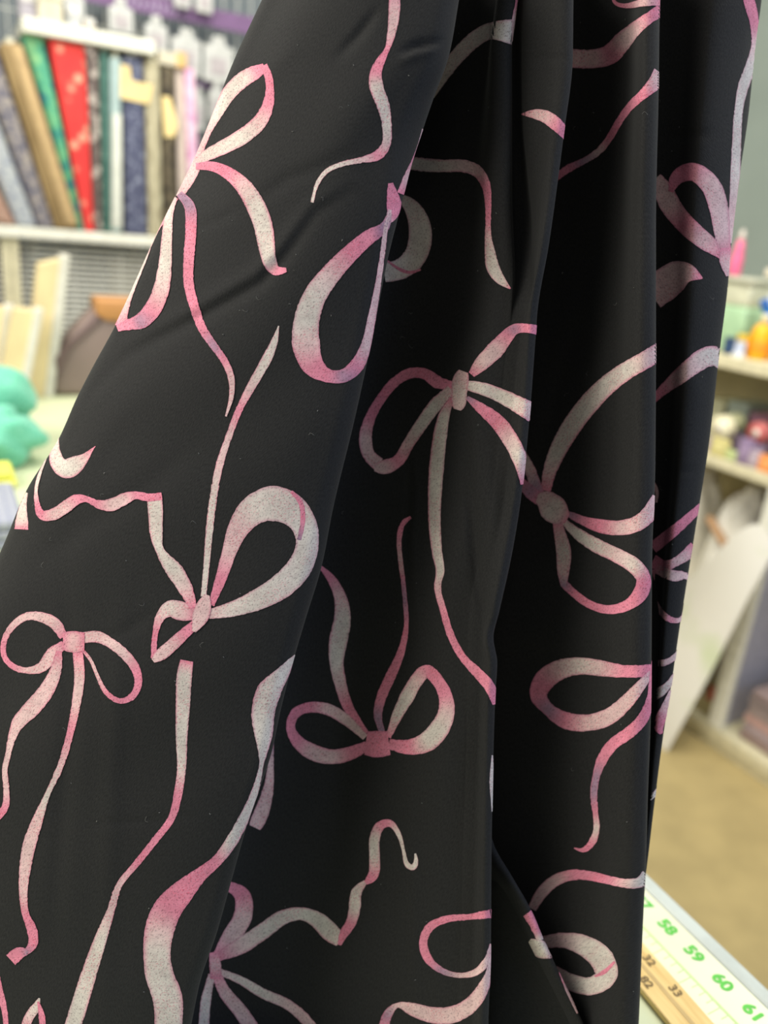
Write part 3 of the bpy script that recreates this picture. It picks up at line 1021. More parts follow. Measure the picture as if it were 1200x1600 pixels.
# creases: (panel, polyline, height towards the viewer in mm, half width px)
CREASES = [
    ('A', [(592, 14), (560, 56), (525, 92)], -1.3, 9),
    ('A', [(544, 300), (492, 332), (446, 398), (407, 441), (316, 494), (198, 556), (120, 640)], -1.6, 11),
    ('A', [(548, 284), (490, 318), (438, 386), (398, 428), (310, 478), (190, 538)], 1.3, 13),
    ('A', [(373, 327), (342, 344), (300, 356)], -.7, 8),
    ('A', [(690, 64), (650, 72), (625, 82)], -1.5, 6),
    ('A', [(688, 76), (650, 86), (620, 98)], 1.0, 7),
    ('A', [(560, 236), (500, 262), (450, 280), (380, 330)], -.8, 12),
    ('A', [(470, 60), (430, 100), (400, 150)], .8, 16),
    ('A', [(300, 700), (230, 760), (120, 830), (30, 900)], -.8, 20),
    ('A', [(250, 560), (190, 640), (120, 730)], 1.0, 26),
    ('A', [(100, 860), (110, 1100), (80, 1500)], -.9, 16),
    ('A', [(190, 900), (175, 1200), (160, 1600)], .8, 18),
    ('A', [(130, 1288), (220, 1284), (310, 1276)], -.4, 6),
    ('A', [(250, 950), (200, 985), (120, 1020)], -.5, 10),
    ('B', [(645, 706), (652, 760), (645, 840), (652, 960), (660, 1100)], 1.2, 6),
    ('B', [(636, 700), (640, 780), (634, 850), (642, 960)], -.9, 6),
    ('Q', [(726, 640), (733, 748), (741, 844), (748, 920), (770, 994)], -2.0, 9),
    ('Q', [(756, 690), (770, 800), (774, 900), (772, 985)], 2.6, 20),
    ('P', [(822, 94), (860, 90), (892, 92)], -.7, 5),
    ('B', [(640, 1200), (646, 1400), (650, 1600)], .7, 8),
    ('B', [(560, 900), (540, 1100), (520, 1400)], -1.2, 26),
    ('C', [(905, 500), (870, 620), (850, 700)], -1.0, 14),
    ('C', [(940, 100), (950, 400), (935, 700), (925, 1100)], 1.4, 26),
    ('C', [(880, 560), (910, 590), (930, 620)], .7, 7),
    ('D', [(1035, 215), (1070, 214), (1110, 208)], -.9, 7),
    ('D', [(1070, 540), (1090, 620), (1070, 760)], 1.2, 18),
    ('D', [(1030, 740), (1060, 735), (1090, 735)], -.8, 7),
    ('E', [(790, 1400), (820, 1500), (850, 1620)], 1.5, 14),
]
YY = np.repeat(YS[:, None], NC, 1)
for pn, pl, amp, wd_ in CREASES:
    i0, i1 = PAN[pn]
    x_, y_ = GX[:, i0:i1 + 1], YY[:, i0:i1 + 1]
    best = np.full(x_.shape, 1e9)
    endf = np.zeros(x_.shape)
    pts = np.array(pl, float)
    tot = np.sum(np.hypot(*np.diff(pts, axis=0).T))
    acc = 0
    for p, q in zip(pts[:-1], pts[1:]):
        L = np.hypot(*(q - p))
        t = np.clip(((x_ - p[0]) * (q[0] - p[0]) + (y_ - p[1]) * (q[1] - p[1])) / L**2, 0, 1)
        dd = np.hypot(x_ - p[0] - t * (q[0] - p[0]), y_ - p[1] - t * (q[1] - p[1]))
        s = (acc + t * L) / tot
        upd = dd < best
        best = np.where(upd, dd, best)
        endf = np.where(upd, np.sin(np.pi * np.clip(s, 0.02, .98)) ** .6, endf)
        acc += L
    GD[:, i0:i1 + 1] -= amp * .001 * np.exp(-(best / wd_) ** 2) * endf

# gentle unevenness of hanging cotton
ii = np.arange(NC)[None, :] * 4.5
GD += .0009 * np.sin(YY / 130 + ii / 170) * np.sin(ii / 95 + 1.3 + YY / 420) + .0005 * np.sin(YY / 47 + ii / 61)

T0 = .418 + (YY - 800) / 1600 * .03
TT = T0 + GD
RX = (GX - 600) / FPX
RY = (YY - 800) / FPX
POS = CAM[None, None, :] + TT[..., None] * (fw[None, None, :] + RX[..., None] * rt - RY[..., None] * up)
low = POS[..., 2] < TZ + .002
over = np.where(low, TZ + .002 - POS[..., 2], 0)
POS[..., 2] = np.where(low, TZ + .002 + .0006 * (1 + np.sin(ii / 23)), POS[..., 2])
du = np.gradient(POS, axis=1)
dv = np.gradient(POS, axis=0)
NRM = np.cross(dv, du)
NRM /= np.linalg.norm(NRM, axis=2, keepdims=True) + 1e-12
# orient so that panel A faces the viewer
mid = NRM[NY // 2, (PAN['A'][0] + PAN['A'][1]) // 2]
if mid @ (CAM - POS[NY // 2, (PAN['A'][0] + PAN['A'][1]) // 2]) < 0:
    NRM = -NRM

cot = bpy.data.materials.new('black_cotton')
cot.use_nodes = True
nt = cot.node_tree
bs = nt.nodes['Principled BSDF']
bs.inputs['Roughness'].default_value = .82
bs.inputs['Specular IOR Level'].default_value = .22
bs.inputs['Sheen Weight'].default_value = .05
bs.inputs['Sheen Roughness'].default_value = .45
uvn = nt.nodes.new('ShaderNodeTexCoord')
mp = nt.nodes.new('ShaderNodeMapping')
mp.inputs['Scale'].default_value = (1500, 600, 1)
no = nt.nodes.new('ShaderNodeTexNoise')
no.inputs['Scale'].default_value = 1
no.inputs['Detail'].default_value = 3
rp = nt.nodes.new('ShaderNodeValToRGB')
rp.color_ramp.elements[0].position, rp.color_ramp.elements[0].color = .3, (.0075, .0075, .0075, 1)
rp.color_ramp.elements[1].position, rp.color_ramp.elements[1].color = .7, (.0180, .0178, .0171, 1)
nt.links.new(uvn.outputs['UV'], mp.inputs[0])
nt.links.new(mp.outputs[0], no.inputs['Vector'])
nt.links.new(no.outputs['Fac'], rp.inputs[0])
nt.links.new(rp.outputs[0], bs.inputs['Base Color'])
bpn = nt.nodes.new('ShaderNodeBump')
bpn.inputs['Strength'].default_value = .45
bpn.inputs['Distance'].default_value = .0004
nt.links.new(no.outputs['Fac'], bpn.inputs['Height'])
nt.links.new(bpn.outputs[0], bs.inputs['Normal'])


def grid_mesh(name, P, mtl, uv=None):
    ny, nx = P.shape[:2]
    me = bpy.data.meshes.new(name)
    me.vertices.add(ny * nx)
    me.vertices.foreach_set('co', P.reshape(-1).astype(np.float32))
    idx = np.arange(ny * nx).reshape(ny, nx)
    f = np.stack([idx[:-1, :-1], idx[1:, :-1], idx[1:, 1:], idx[:-1, 1:]], -1).reshape(-1, 4)
    me.loops.add(f.size)
    me.loops.foreach_set('vertex_index', f.reshape(-1).astype(np.int32))
    me.polygons.add(len(f))
    me.polygons.foreach_set('loop_start', np.arange(0, f.size, 4, dtype=np.int32))
    me.polygons.foreach_set('loop_total', np.full(len(f), 4, np.int32))
    me.polygons.foreach_set('use_smooth', np.ones(len(f), bool))
    me.update(calc_edges=True)
    if uv is not None:
        l = me.uv_layers.new(name='UVMap')
        l.data.foreach_set('uv', uv.reshape(-1, 2)[f.reshape(-1)].reshape(-1).astype(np.float32))
    me.materials.append(mtl)
    return me


BASE = np.array(W(.2, .3, TZ))
BASE[2] = TZ
arc = np.cumsum(np.concatenate([np.zeros((NY, 1)), np.linalg.norm(np.diff(POS, axis=1), axis=2)], 1), 1)
UV = np.stack([arc, YY * PXM], -1)
cl_root = bpy.data.objects.new('draped_fabric', None)
COL.objects.link(cl_root)
cl_root.location = BASE
tag(cl_root, 'black cotton fabric printed with pink and white ribbon bows hanging in soft folds', 'fabric')
me = grid_mesh('cloth_panel', POS - BASE, cot, UV)
cl = bpy.data.objects.new('cloth', me)
COL.objects.link(cl)
cl.parent = cl_root

# ------------------------------------------------------------------ the ribbon print
ink = bpy.data.materials.new('ribbon_print')
ink.use_nodes = True
nt = ink.node_tree
bs = nt.nodes['Principled BSDF']
bs.inputs['Roughness'].default_value = .85
bs.inputs['Specular IOR Level'].default_value = .15
at = nt.nodes.new('ShaderNodeVertexColor')
at.layer_name = 'ink'
uvn = nt.nodes.new('ShaderNodeTexCoord')
def noise_node(sc, det, lo, hi, c0, c1):
    mp_ = nt.nodes.new('ShaderNodeMapping')
    mp_.inputs['Scale'].default_value = sc
    n_ = nt.nodes.new('ShaderNodeTexNoise')
    n_.inputs['Scale'].default_value = 1
    n_.inputs['Detail'].default_value = det
    r_ = nt.nodes.new('ShaderNodeValToRGB')
    r_.color_ramp.elements[0].position, r_.color_ramp.elements[0].color = lo, c0
    r_.color_ramp.elements[1].position, r_.color_ramp.elements[1].color = hi, c1
    nt.links.new(uvn.outputs['UV'], mp_.inputs[0])
    nt.links.new(mp_.outputs[0], n_.inputs['Vector'])
    nt.links.new(n_.outputs['Fac'], r_.inputs[0])
    return r_.outputs[0]
n1 = noise_node((1300, 900, 1), 5, .30, .47, (.40, .37, .38, 1), (1, 1, 1, 1))       # dry-brush flecks
n3 = noise_node((900, 1100, 1), 4, .50, .66, (1, 1, 1, 1), (1.0, .60, .68, 1))       # pink stipple
n2 = noise_node((260, 260, 1), 3, .35, .62, (.86, .84, .85, 1), (1, 1, 1, 1))
mx = nt.nodes.new('ShaderNodeMix'); mx.data_type = 'RGBA'; mx.blend_type = 'MULTIPLY'
mx.inputs[0].default_value = 1
nt.links.new(at.outputs['Color'], mx.inputs[6]); nt.links.new(n1, mx.inputs[7])
mx2 = nt.nodes.new('ShaderNodeMix'); mx2.data_type = 'RGBA'; mx2.blend_type = 'MULTIPLY'
mx2.inputs[0].default_value = 1
nt.links.new(mx.outputs[2], mx2.inputs[6]); nt.links.new(n2, mx2.inputs[7])
n4 = noise_node((60, 60, 1), 2, .42, .60, (0, 0, 0, 1), (1, 1, 1, 1))
mx3 = nt.nodes.new('ShaderNodeMix'); mx3.data_type = 'RGBA'; mx3.blend_type = 'MULTIPLY'
nt.links.new(n4, mx3.inputs[0])
nt.links.new(mx2.outputs[2], mx3.inputs[6]); nt.links.new(n3, mx3.inputs[7])
nt.links.new(mx3.outputs[2], bs.inputs['Base Color'])

CODE = {'W': np.array([.62, .565, .50]), 'L': np.array([.66, .465, .45]), 'P': np.array([.68, .235, .315]), 'M': np.array([.31, .20, .275])}
MONO = {}
for pn, (i0, i1) in PAN.items():
    MONO[pn] = np.maximum.accumulate(GX[:, i0:i1 + 1] + np.arange(i1 - i0 + 1) * 1e-6, axis=1)


def to_grid(pn, x, y):
    fy = np.clip((y - YS[0]) / 6.0, 0, NY - 1.001)
    j = int(fy)
    i0, i1 = PAN[pn]
    res = []
    for jj in (j, j + 1):
        g = MONO[pn][jj]
        if x > g[-1]:
            v = i1 + (x - g[-1]) / 3.0
        elif x < g[0]:
            v = i0 - (g[0] - x) / 4.0
        else:
            v = i0 + np.interp(x, g, np.arange(len(g)))
        res.append(v)
    v = res[0] * (1 - (fy - j)) + res[1] * (fy - j)
    return np.clip(v, 0, NC - 1.001), fy


def sample(G, u, v):
    i, j = int(u), int(v)
    a, b = u - i, v - j
    return G[j, i] * (1 - a) * (1 - b) + G[j, i + 1] * a * (1 - b) + G[j + 1, i] * (1 - a) * b + G[j + 1, i + 1] * a * b


CROPS = {1: (150, 0, .475), 2: (600, 0, .5), 3: (0, 640, .433333), 4: (0, 1100, .433333), 5: (400, 480, .383333), 6: (380, 860, .4), 7: (300, 1200, .466667),
         8: (760, 1000, .375), 9: (780, 500, .375), 0: (0, 330, .325), 10: (1000, 300, .375), 12: (1020, 850, .25641), 13: (560, 180, .25), 14: (640, 0, .25), 15: (0, 590, .1624)}


def catmull(P, step):
    P = np.array(P, float)
    out = []
    n = len(P)
    for i in range(n - 1):
        p0, p1, p2, p3 = P[max(i - 1, 0)], P[i], P[i + 1], P[min(i + 2, n - 1)]
        # chord-length tangents keep uneven spacing from kinking
        d1 = np.hypot(*(p2 - p1)[:2]) + 1e-6
        d0 = np.hypot(*(p1 - p0)[:2]) + 1e-6
        d2 = np.hypot(*(p3 - p2)[:2]) + 1e-6
        m1 = ((p1 - p0) / d0 * d1 + (p2 - p1) / d1 * d0) / (d0 + d1) * d1 if i > 0 else (p2 - p1)
        m2 = ((p2 - p1) / d1 * d2 + (p3 - p2) / d2 * d1) / (d1 + d2) * d1 if i < n - 2 else (p2 - p1)
        k = max(2, int(d1 / step))
        for s in range(k):
            t = s / k
            v = (2 * t**3 - 3 * t**2 + 1) * p1 + (t**3 - 2 * t**2 + t) * m1 + (-2 * t**3 + 3 * t**2) * p2 + (t**3 - t**2) * m2
            lin = p1 * (1 - t) + p2 * t
            v[2:] = lin[2:]
            out.append(v)
    out.append(P[-1])
    return np.array(out)


PRINTS = {}
NA = 10


def S(obj, pn, crop, pts, edge=0.75, side=0):
    """one ribbon stroke: points are (x, y, width, shade); several crops may be chained with a list"""
    P = []
    cur = crop
    for p in pts:
        if isinstance(p, int):
            cur = p
            continue
        ox, oy, s = CROPS[cur]
        c = CODE[p[3]] if isinstance(p[3], str) else p[3]
        P.append([ox + p[0] * s, oy + p[1] * s, p[2] * s, c[0], c[1], c[2]])
    Q = catmull(P, 3.0)
    n = len(Q)
    if n > 9:                                # iron out kinks between the traced points
        ker = np.exp(-(np.arange(-6, 7) / 2.1) ** 2)
        ker /= ker.sum()
        Qp = np.concatenate([2 * Q[:1] - Q[6:0:-1], Q, 2 * Q[-1:] - Q[-2:-8:-1]])
        Q = np.stack([np.convolve(Qp[:, c_], ker, 'valid') for c_ in range(6)], 1)
        Q[:, 2] = np.maximum(Q[:, 2], 1.0)
        Q[:, 3:] = np.clip(Q[:, 3:], 0, 1)
    tang = np.gradient(Q[:, :2], axis=0)
    tang /= np.linalg.norm(tang, axis=1, keepdims=True) + 1e-9
    nor = np.stack([-tang[:, 1], tang[:, 0]], 1)
    rec = PRINTS.setdefault(obj, {'v': [], 'f': [], 'c': [], 'uv': [], 'k': 0})
    off = .00016 + .00004 * rec['k']
    rec['k'] += 1
    base = len(rec['v'])
    ph = rng.uniform(0, 6.28, 4)
    for i in range(n):
        x, y, wdt = Q[i, :3]
        jit = 1 + rng.normal() * .5 / max(wdt, 8)
        for a_ in range(NA + 1):
            t = -1 + 2 * a_ / NA
            px_ = x + nor[i, 0] * t * wdt * .5 * jit
            py_ = y + nor[i, 1] * t * wdt * .5 * jit
            u, v = to_grid(pn, px_, py_)
            p = sample(POS, u, v)
            nn = sample(NRM, u, v)
            nn = nn / (np.linalg.norm(nn) + 1e-9)
            rec['v'].append(p + nn * off)
            # brushed colour: deeper pink on the rims, wandering along the ribbon
            e = max(0.0, (abs(t) - .55) / .45) ** 1.5
            lean = .5 + .5 * math.sin(i * .045 * 3 + ph[2]) if side == 0 else 1.0
            wgt = lean if (t > 0) == (side >= 0) else (1 - lean if side == 0 else .15)
            k = edge * e * (.25 + .75 * wgt)
            col = Q[i, 3:6] * (1 - k) + CODE['P'] * k
            if abs(t) > .9:                  # thin darker outline
                col = col * .55 + np.array([.42, .13, .22]) * .45
            rec['c'].append(np.clip(col * (1 + .06 * math.sin(i * .21 + ph[3] + t)), 0, 1))
            rec['uv'].append(sample(UV, u, v))
    m = NA + 1
    for i in range(n - 1):
        for a_ in range(NA):
            q = base + i * m + a_
            rec['f'].append((q, q + 1, q + m + 1, q + m))


# --- panel A, upper bow on the left silhouette
o = 'upper bow'
S(o, 'A', 1, [(338, 518, 30, 'L'), (318, 560, 45, 'L'), (295, 600, 46, 'L'), (268, 645, 36, 'L')], .3)
S(o, 'A', 1, [(335, 525, 20, 'L'), (347, 488, 22, 'L'), (376, 420, 24, 'L'), (404, 365, 38, 'W'), (440, 305, 48, 'W'), (490, 258, 52, 'W'), (530, 236, 46, 'P'), (556, 222, 26, 'P')], .8)
S(o, 'A', 1, [(552, 216, 24, 'P'), (566, 244, 26, 'P'), (573, 290, 26, 'P'), (567, 345, 36, 'P'), (542, 398, 48, 'L'), (490, 445, 52, 'W'), (420, 485, 48, 'W'), (365, 512, 38, 'W'), (332, 532, 22, 'L')], .8)
S(o, 'A', 1, [(330, 548, 22, 'P'), (385, 548, 32, 'P'), (440, 573, 42, 'P'), (487, 615, 54, 'L'), (522, 670, 62, 'W'), (550, 740, 62, 'W'), (562, 810, 56, 'W'), (572, 862, 44, 'W'), (590, 892, 36, 'P'), (627, 888, 14, 'P')], .9)
S(o, 'A', 1, [(264, 650, 20, 'P'), (228, 712, 17, 'P'), (192, 775, 14, 'L'), (156, 860, 20, 'W'), (116, 945, 32, 'W'), (88, 1020, 42, 'L'), (82, 1072, 40, 'P')], .4)
S(o, 'A', 1, [(72, 1082, 20, 'P'), (110, 1068, 36, 'P'), (145, 1060, 50, 'M'), (185, 1022, 56, 'P'), (214, 960, 54, 'L'), (228, 880, 44, 'W'), (235, 780, 34, 'W'), (246, 690, 26, 'W'), (262, 650, 18, 'L')], .6)
S(o, 'A', 1, [(276, 638, 22, 'M'), (308, 675, 36, 'M'), (314, 750, 37, 'P'), (307, 850, 35, 'P'), (306, 930, 33, 'P'), (325, 1010, 31, 'P'), (350, 1080, 28, 'P'), (390, 1140, 25, 'M'), (425, 1190, 23, 'P'), (445, 1240, 22, 'L'), (447, 1300, 16, 'L'), (428, 1370, 6, 'L')], .5)
# --- panel A, tail from the top
S('top ribbon', 'A', 1, [(982, -40, 36, 'P'), (981, 40, 38, 'L'), (972, 110, 28, 'L'), (957, 165, 14, 'P'), (938, 198, 28, 'P'), (920, 240, 40, 'P'), (922, 285, 46, 'W'), (944, 345, 42, 'W'), (957, 420, 30, 'W'), (953, 480, 28, 'L'), (930, 510, 34, 'P'), (880, 525, 20, 'L'), (810, 540, 16, 'W'), (760, 562, 15, 'W'), (730, 600, 13, 'W'), (711, 666, 9, 'W')], .7)
# --- panel A, large loop on the rolled edge
o = 'edge bow'
S(o, 'A', 13, [(400, 85, 8, 'L'), (372, 190, 12, 'L'), (345, 275, 22, 'P'), (300, 390, 42, 'L'), (262, 490, 44, 'P')], .3)
S(o, 'A', 13, [(200, 425, 30, 'P'), (208, 480, 60, 'P'), (222, 560, 100, 'P'), (205, 640, 60, 'P'), (180, 670, 24, 'L')], .2)
S(o, 'A', 1, [(966, 700, 14, 'L'), (950, 745, 30, 'M'), (900, 778, 48, 'P'), (840, 830, 56, 'P'), (772, 902, 66, 'L'), (722, 970, 76, 'W'), (692, 1060, 84, 'W'), (692, 1140, 92, 'L'), (716, 1205, 72, 'P'), (768, 1238, 40, 'P'), (812, 1238, 44, 'M'), (856, 1204, 46, 'P'), (884, 1145, 34, 'L'), (905, 1050, 26, 'L'), (924, 950, 20, 'L'), (942, 830, 15, 'L'), (955, 735, 15, 'L'), (966, 690, 14, 'L')], .5)
# --- panel A, tail and middle bow
o = 'middle bow'
S(o, 'A', 1, [(601, 1072, 4, 'W'), (590, 1115, 20, 'W'), (570, 1165, 32, 'W'), (543, 1215, 32, 'W'), (505, 1282, 28, 'L'), (470, 1350, 22, 'P'), 3, (828, 90, 24, 'L'), (792, 200, 27, 'L'), (768, 330, 27, 'W'), (754, 450, 26, 'W'), (745, 560, 22, 'W'), (734, 675, 20, 'W')], .7)
S(o, 'A', 3, [(762, 705, 22, 'P'), (800, 600, 42, 'P'), (828, 510, 52, 'L'), (862, 425, 78, 'L'), (915, 362, 108, 'W'), (985, 338, 128, 'W'), (1050, 360, 116, 'W'), (1096, 415, 92, 'W'), (1108, 480, 80, 'W'), (1084, 560, 88, 'W'), (1022, 630, 92, 'W'), (935, 682, 78, 'W'), (835, 720, 54, 'W'), (752, 738, 34, 'L')], .35)
S(o, 'A', 3, [(1050, 295, 10, 'P'), (1082, 330, 18, 'P'), (1092, 400, 18, 'P'), (1078, 470, 14, 'M')], 0)
S(o, 'A', 3, [(705, 735, 46, 'P'), (660, 728, 72, 'L'), (612, 718, 62, 'W'), (580, 745, 34, 'L'), (562, 800, 20, 'P'), (556, 850, 20, 'P'), (556, 895, 22, 'P')], .7)
S(o, 'A', 3, [(552, 905, 16, 'L'), (575, 888, 44, 'L'), (620, 850, 46, 'L'), (665, 808, 40, 'P'), (705, 772, 32, 'P')], .6)
S(o, 'A', 3, [(698, 715, 26, 'P'), (672, 650, 52, 'L'), (630, 580, 62, 'W'), (592, 532, 40, 'W'), (574, 500, 28, 'W'), (564, 440, 48, 'W'), (562, 370, 54, 'W'), (558, 312, 54, 'W')], .7)
S(o, 'A', 3, [(585, 312, 26, 'P'), (535, 318, 30, 'P'), (490, 308, 28, 'P'), (450, 322, 44, 'L'), (400, 345, 46, 'L'), (350, 340, 28, 'P'), (315, 322, 18, 'P'), (282, 322, 38, 'P'), (240, 350, 44, 'L'), (190, 380, 42, 'L'), (152, 382, 34, 'P'), (136, 340, 18, 'P'), (132, 290, 12, 'W'), (145, 235, 12, 'W'), (168, 180, 5, 'W')], .6)
S(o, 'A', 3, [(748, 668, 18, 'L'), (738, 700, 54, 'L'), (722, 750, 64, 'L'), (700, 800, 14, 'L')], .5)
S('edge crescent', 'A', 15, [(560, 570, 20, 'W'), (545, 650, 50, 'W'), (535, 740, 120, 'W'), (560, 830, 150, 'W'), (640, 880, 200, 'W'), (740, 830, 170, 'W'), (820, 770, 80, 'L'), (890, 690, 20, 'P'), (920, 660, 4, 'P')], .7, 1)
S('edge stub', 'A', 3, [(98, 300, 8, 'W'), (84, 350, 26, 'W'), (80, 395, 44, 'W'), (78, 432, 50, 'P')], .3)
# --- panel A, lower left bow
o = 'lower left bow'
S(o, 'A', 3, [(230, 820, 30, 'P'), (200, 772, 44, 'L'), (150, 748, 36, 'L'), (100, 744, 28, 'L'), (48, 778, 24, 'L'), (14, 840, 20, 'P'), (16, 892, 20, 'P'), (50, 928, 22, 'P'), (100, 941, 22, 'L'), (150, 930, 38, 'L'), (190, 880, 50, 'L'), (232, 846, 30, 'P')], .6)
S(o, 'A', 3, [(303, 822, 40, 'L'), (350, 818, 42, 'L'), (400, 842, 36, 'L'), (452, 884, 36, 'L'), (490, 935, 32, 'P'), (500, 985, 28, 'P'), (480, 1032, 24, 'P'), (436, 1052, 20, 'P'), (388, 1025, 18, 'P'), (352, 960, 13, 'L'), (326, 900, 12, 'L'), (300, 868, 12, 'P')], .6)
S(o, 'A', 3, [(214, 870, 22, 'P'), (202, 940, 42, 'L'), (170, 1010, 56, 'L'), (115, 1078, 62, 'L'), (66, 1130, 48, 'L'), (42, 1190, 26, 'L'), (26, 1262, 18, 'L'), 4, (20, 220, 20, 'L'), (24, 310, 22, 'L'), (20, 372, 26, 'P'), (-12, 412, 26, 'P')], .6)
S(o, 'A', 3, [(281, 870, 36, 'P'), (288, 960, 38, 'L'), (276, 1060, 32, 'L'), 4, (256, 96, 26, 'P'), (218, 225, 24, 'L'), (170, 330, 18, 'W'), (134, 425, 40, 'L'), (106, 510, 48, 'L'), (92, 590, 42, 'L'), (85, 680, 30, 'L'), (94, 760, 24, 'P'), (116, 812, 38, 'P'), (120, 866, 34, 'P'), (92, 898, 18, 'M')], .6)
S(o, 'A', 4, [(100, 895, 20, 'M'), (78, 893, 44, 'P'), (40, 922, 50, 'P')], .4)
S(o, 'A', 3, [(228, 835, 62, 'P'), (265, 837, 82, 'L'), (306, 838, 68, 'P')], .8)
# --- panel A, long tails
S('long tail', 'A', 3, [(674, 905, 46, 'P'), (666, 950, 56, 'W'), (660, 1060, 52, 'W'), 4, (655, 120, 42, 'W'), (655, 230, 32, 'W'), (642, 325, 30, 'P'), (622, 405, 26, 'P'), (560, 490, 25, 'P'), (490, 578, 23, 'P'), (430, 652, 22, 'L'), (400, 745, 28, 'L'), (362, 850, 46, 'W'), (322, 970, 56, 'W'), (282, 1100, 60, 'W'), (250, 1200, 60, 'W')], .7)
S('broad ribbon', 'A', 3, [(1064, 885, 8, 'W'), (1015, 955, 52, 'W'), (968, 1018, 90, 'W'), (948, 1095, 84, 'W'), 4, (950, 110, 66, 'W'), (948, 165, 38, 'W'), (943, 212, 14, 'W'), (920, 310, 24, 'W'), (880, 410, 38, 'W'), (830, 502, 44, 'W'), (782, 565, 38, 'P'), (722, 615, 50, 'P'), (655, 680, 86, 'P'), (604, 740, 104, 'P'), (574, 820, 106, 'L'), (566, 900, 96, 'W'), (576, 980, 102, 'W'), (602, 1050, 108, 'W'), (606, 1200, 96, 'W')], .7)
o = 'corner bow'
S(o, 'A', 4, [(-20, 985, 40, 'P'), (0, 1045, 30, 'P'), (16, 1100, 20, 'P'), (24, 1200, 18, 'P')], .5)
S(o, 'A', 4, [(143, 1060, 6, 'W'), (128, 1095, 34, 'W'), (104, 1130, 34, 'L'), (85, 1200, 30, 'P')], .6)
S(o, 'A', 4, [(138, 1072, 8, 'P'), (150, 1115, 22, 'P'), (156, 1200, 24, 'P')], .6)
# --- panel B
S('recess ribbon', 'B', 14, [(150, 610, 8, 'W'), (185, 530, 50, 'W'), (240, 425, 90, 'W'), (320, 330, 94, 'W'), (410, 245, 98, 'W'), (500, 195, 100, 'W'), (570, 192, 130, 'W'), (645, 200, 160, 'W')], .25)
S('pleat sliver', 'B', 14, [(690, -30, 50, 'P'), (672, 30, 26, 'P'), (655, 110, 30, 'L'), (645, 200, 16, 'L'), (640, 260, 6, 'L')], .4)
S('recess tail', 'B', 13, [(320, 300, 84, 'W'), (400, 310, 84, 'W'), (540, 318, 76, 'W'), (660, 318, 78, 'L'), (745, 350, 74, 'L'), (796, 430, 56, 'P'), (812, 540, 40, 'P'), (812, 660, 30, 'P'), (812, 760, 40, 'L'), (824, 860, 66, 'W'), (840, 950, 84, 'W'), (880, 1020, 66, 'W'), (915, 1055, 40, 'W'), (950, 1085, 8, 'P')], .6)
S('edge bow loop', 'B', 13, [(270, 520, 50, 'W'), (320, 560, 92, 'W'), (372, 650, 128, 'W'), (388, 760, 148, 'W'), (350, 890, 140, 'W'), (270, 960, 130, 'W'), (160, 985, 120, 'W')], .2)
S('edge bow loop', 'B', 13, [(180, 910, 10, 'P'), (250, 960, 22, 'P'), (320, 985, 22, 'P'), (390, 965, 10, 'P')], 0)
o = 'centre bow'
S(o, 'Q', 5, [(800, 318, 30, 'P'), (742, 308, 52, 'P'), (692, 272, 44, 'P'), (632, 268, 42, 'P'), (570, 302, 40, 'P'), (512, 370, 38, 'P'), (466, 450, 42, 'P'), (446, 535, 52, 'L'), (462, 606, 50, 'L'), (500, 640, 56, 'L')], .7)
S(o, 'Q', 5, [(482, 655, 30, 'L'), (525, 652, 62, 'L'), (578, 628, 48, 'P'), (620, 560, 46, 'L'), (680, 470, 52, 'W'), (740, 390, 54, 'W'), (796, 335, 40, 'L')], .7)
S(o, 'Q', 5, [(800, 372, 18, 'P'), (768, 440, 46, 'W'), (752, 520, 56, 'W'), (738, 640, 60, 'W'), (730, 760, 56, 'W'), (729, 880, 50, 'W'), (739, 1000, 42, 'W'), (751, 1090, 34, 'W'), 6, (762, 120, 26, 'L'), (784, 240, 26, 'P'), (815, 340, 28, 'P'), (860, 420, 30, 'P'), (918, 480, 40, 'P'), (962, 530, 42, 'P'), (985, 600, 24, 'P')], .8, 1)
S(o, 'Q', 5, [(880, 275, 30, 'P'), (918, 232, 60, 'L'), (978, 172, 72, 'L'), (1024, 118, 56, 'P'), (1052, 90, 44, 'M'), (1094, 85, 36, 'P'), (1160, 96, 40, 'P')], .7)
S(o, 'Q', 5, [(862, 318, 40, 'W'), (930, 334, 52, 'W'), (1000, 362, 58, 'W'), (1060, 392, 66, 'W'), (1130, 432, 78, 'L')], .7)
S(o, 'Q', 5, [(862, 368, 14, 'M'), (915, 410, 44, 'P'), (985, 468, 62, 'P'), (1038, 540, 66, 'L'), (1070, 606, 58, 'W'), (1085, 660, 46, 'L'), (1096, 720, 40, 'P')], .8)
S(o, 'Q', 5, [(848, 262, 40, 'L'), (838, 290, 68, 'L'), (830, 350, 66, 'W'), (826, 405, 58, 'L'), (822, 418, 30, 'L')], .8)
o = 'lower bow'
S(o, 'Q', 5, [(632, 856, 12, 'P'), (602, 876, 22, 'P'), (586, 925, 20, 'P'), (589, 1030, 18, 'L'), (600, 1110, 18, 'P'), 6, (622, 90, 14, 'P'), (632, 190, 18, 'M'), (638, 290, 18, 'P'), (616, 400, 30, 'P'), (576, 492, 40, 'P'), (538, 580, 40, 'P'), (526, 645, 32, 'M'), (545, 715, 22, 'M')], .5)
S(o, 'Q', 6, [(292, 55, 8, 'P'), (342, 108, 34, 'P'), (380, 185, 48, 'L'), (388, 265, 66, 'W'), (372, 350, 74, 'W'), (364, 430, 56, 'W'), (380, 520, 46, 'L'), (405, 600, 42, 'P'), (442, 665, 36, 'P'), (480, 715, 26, 'P')], .6)
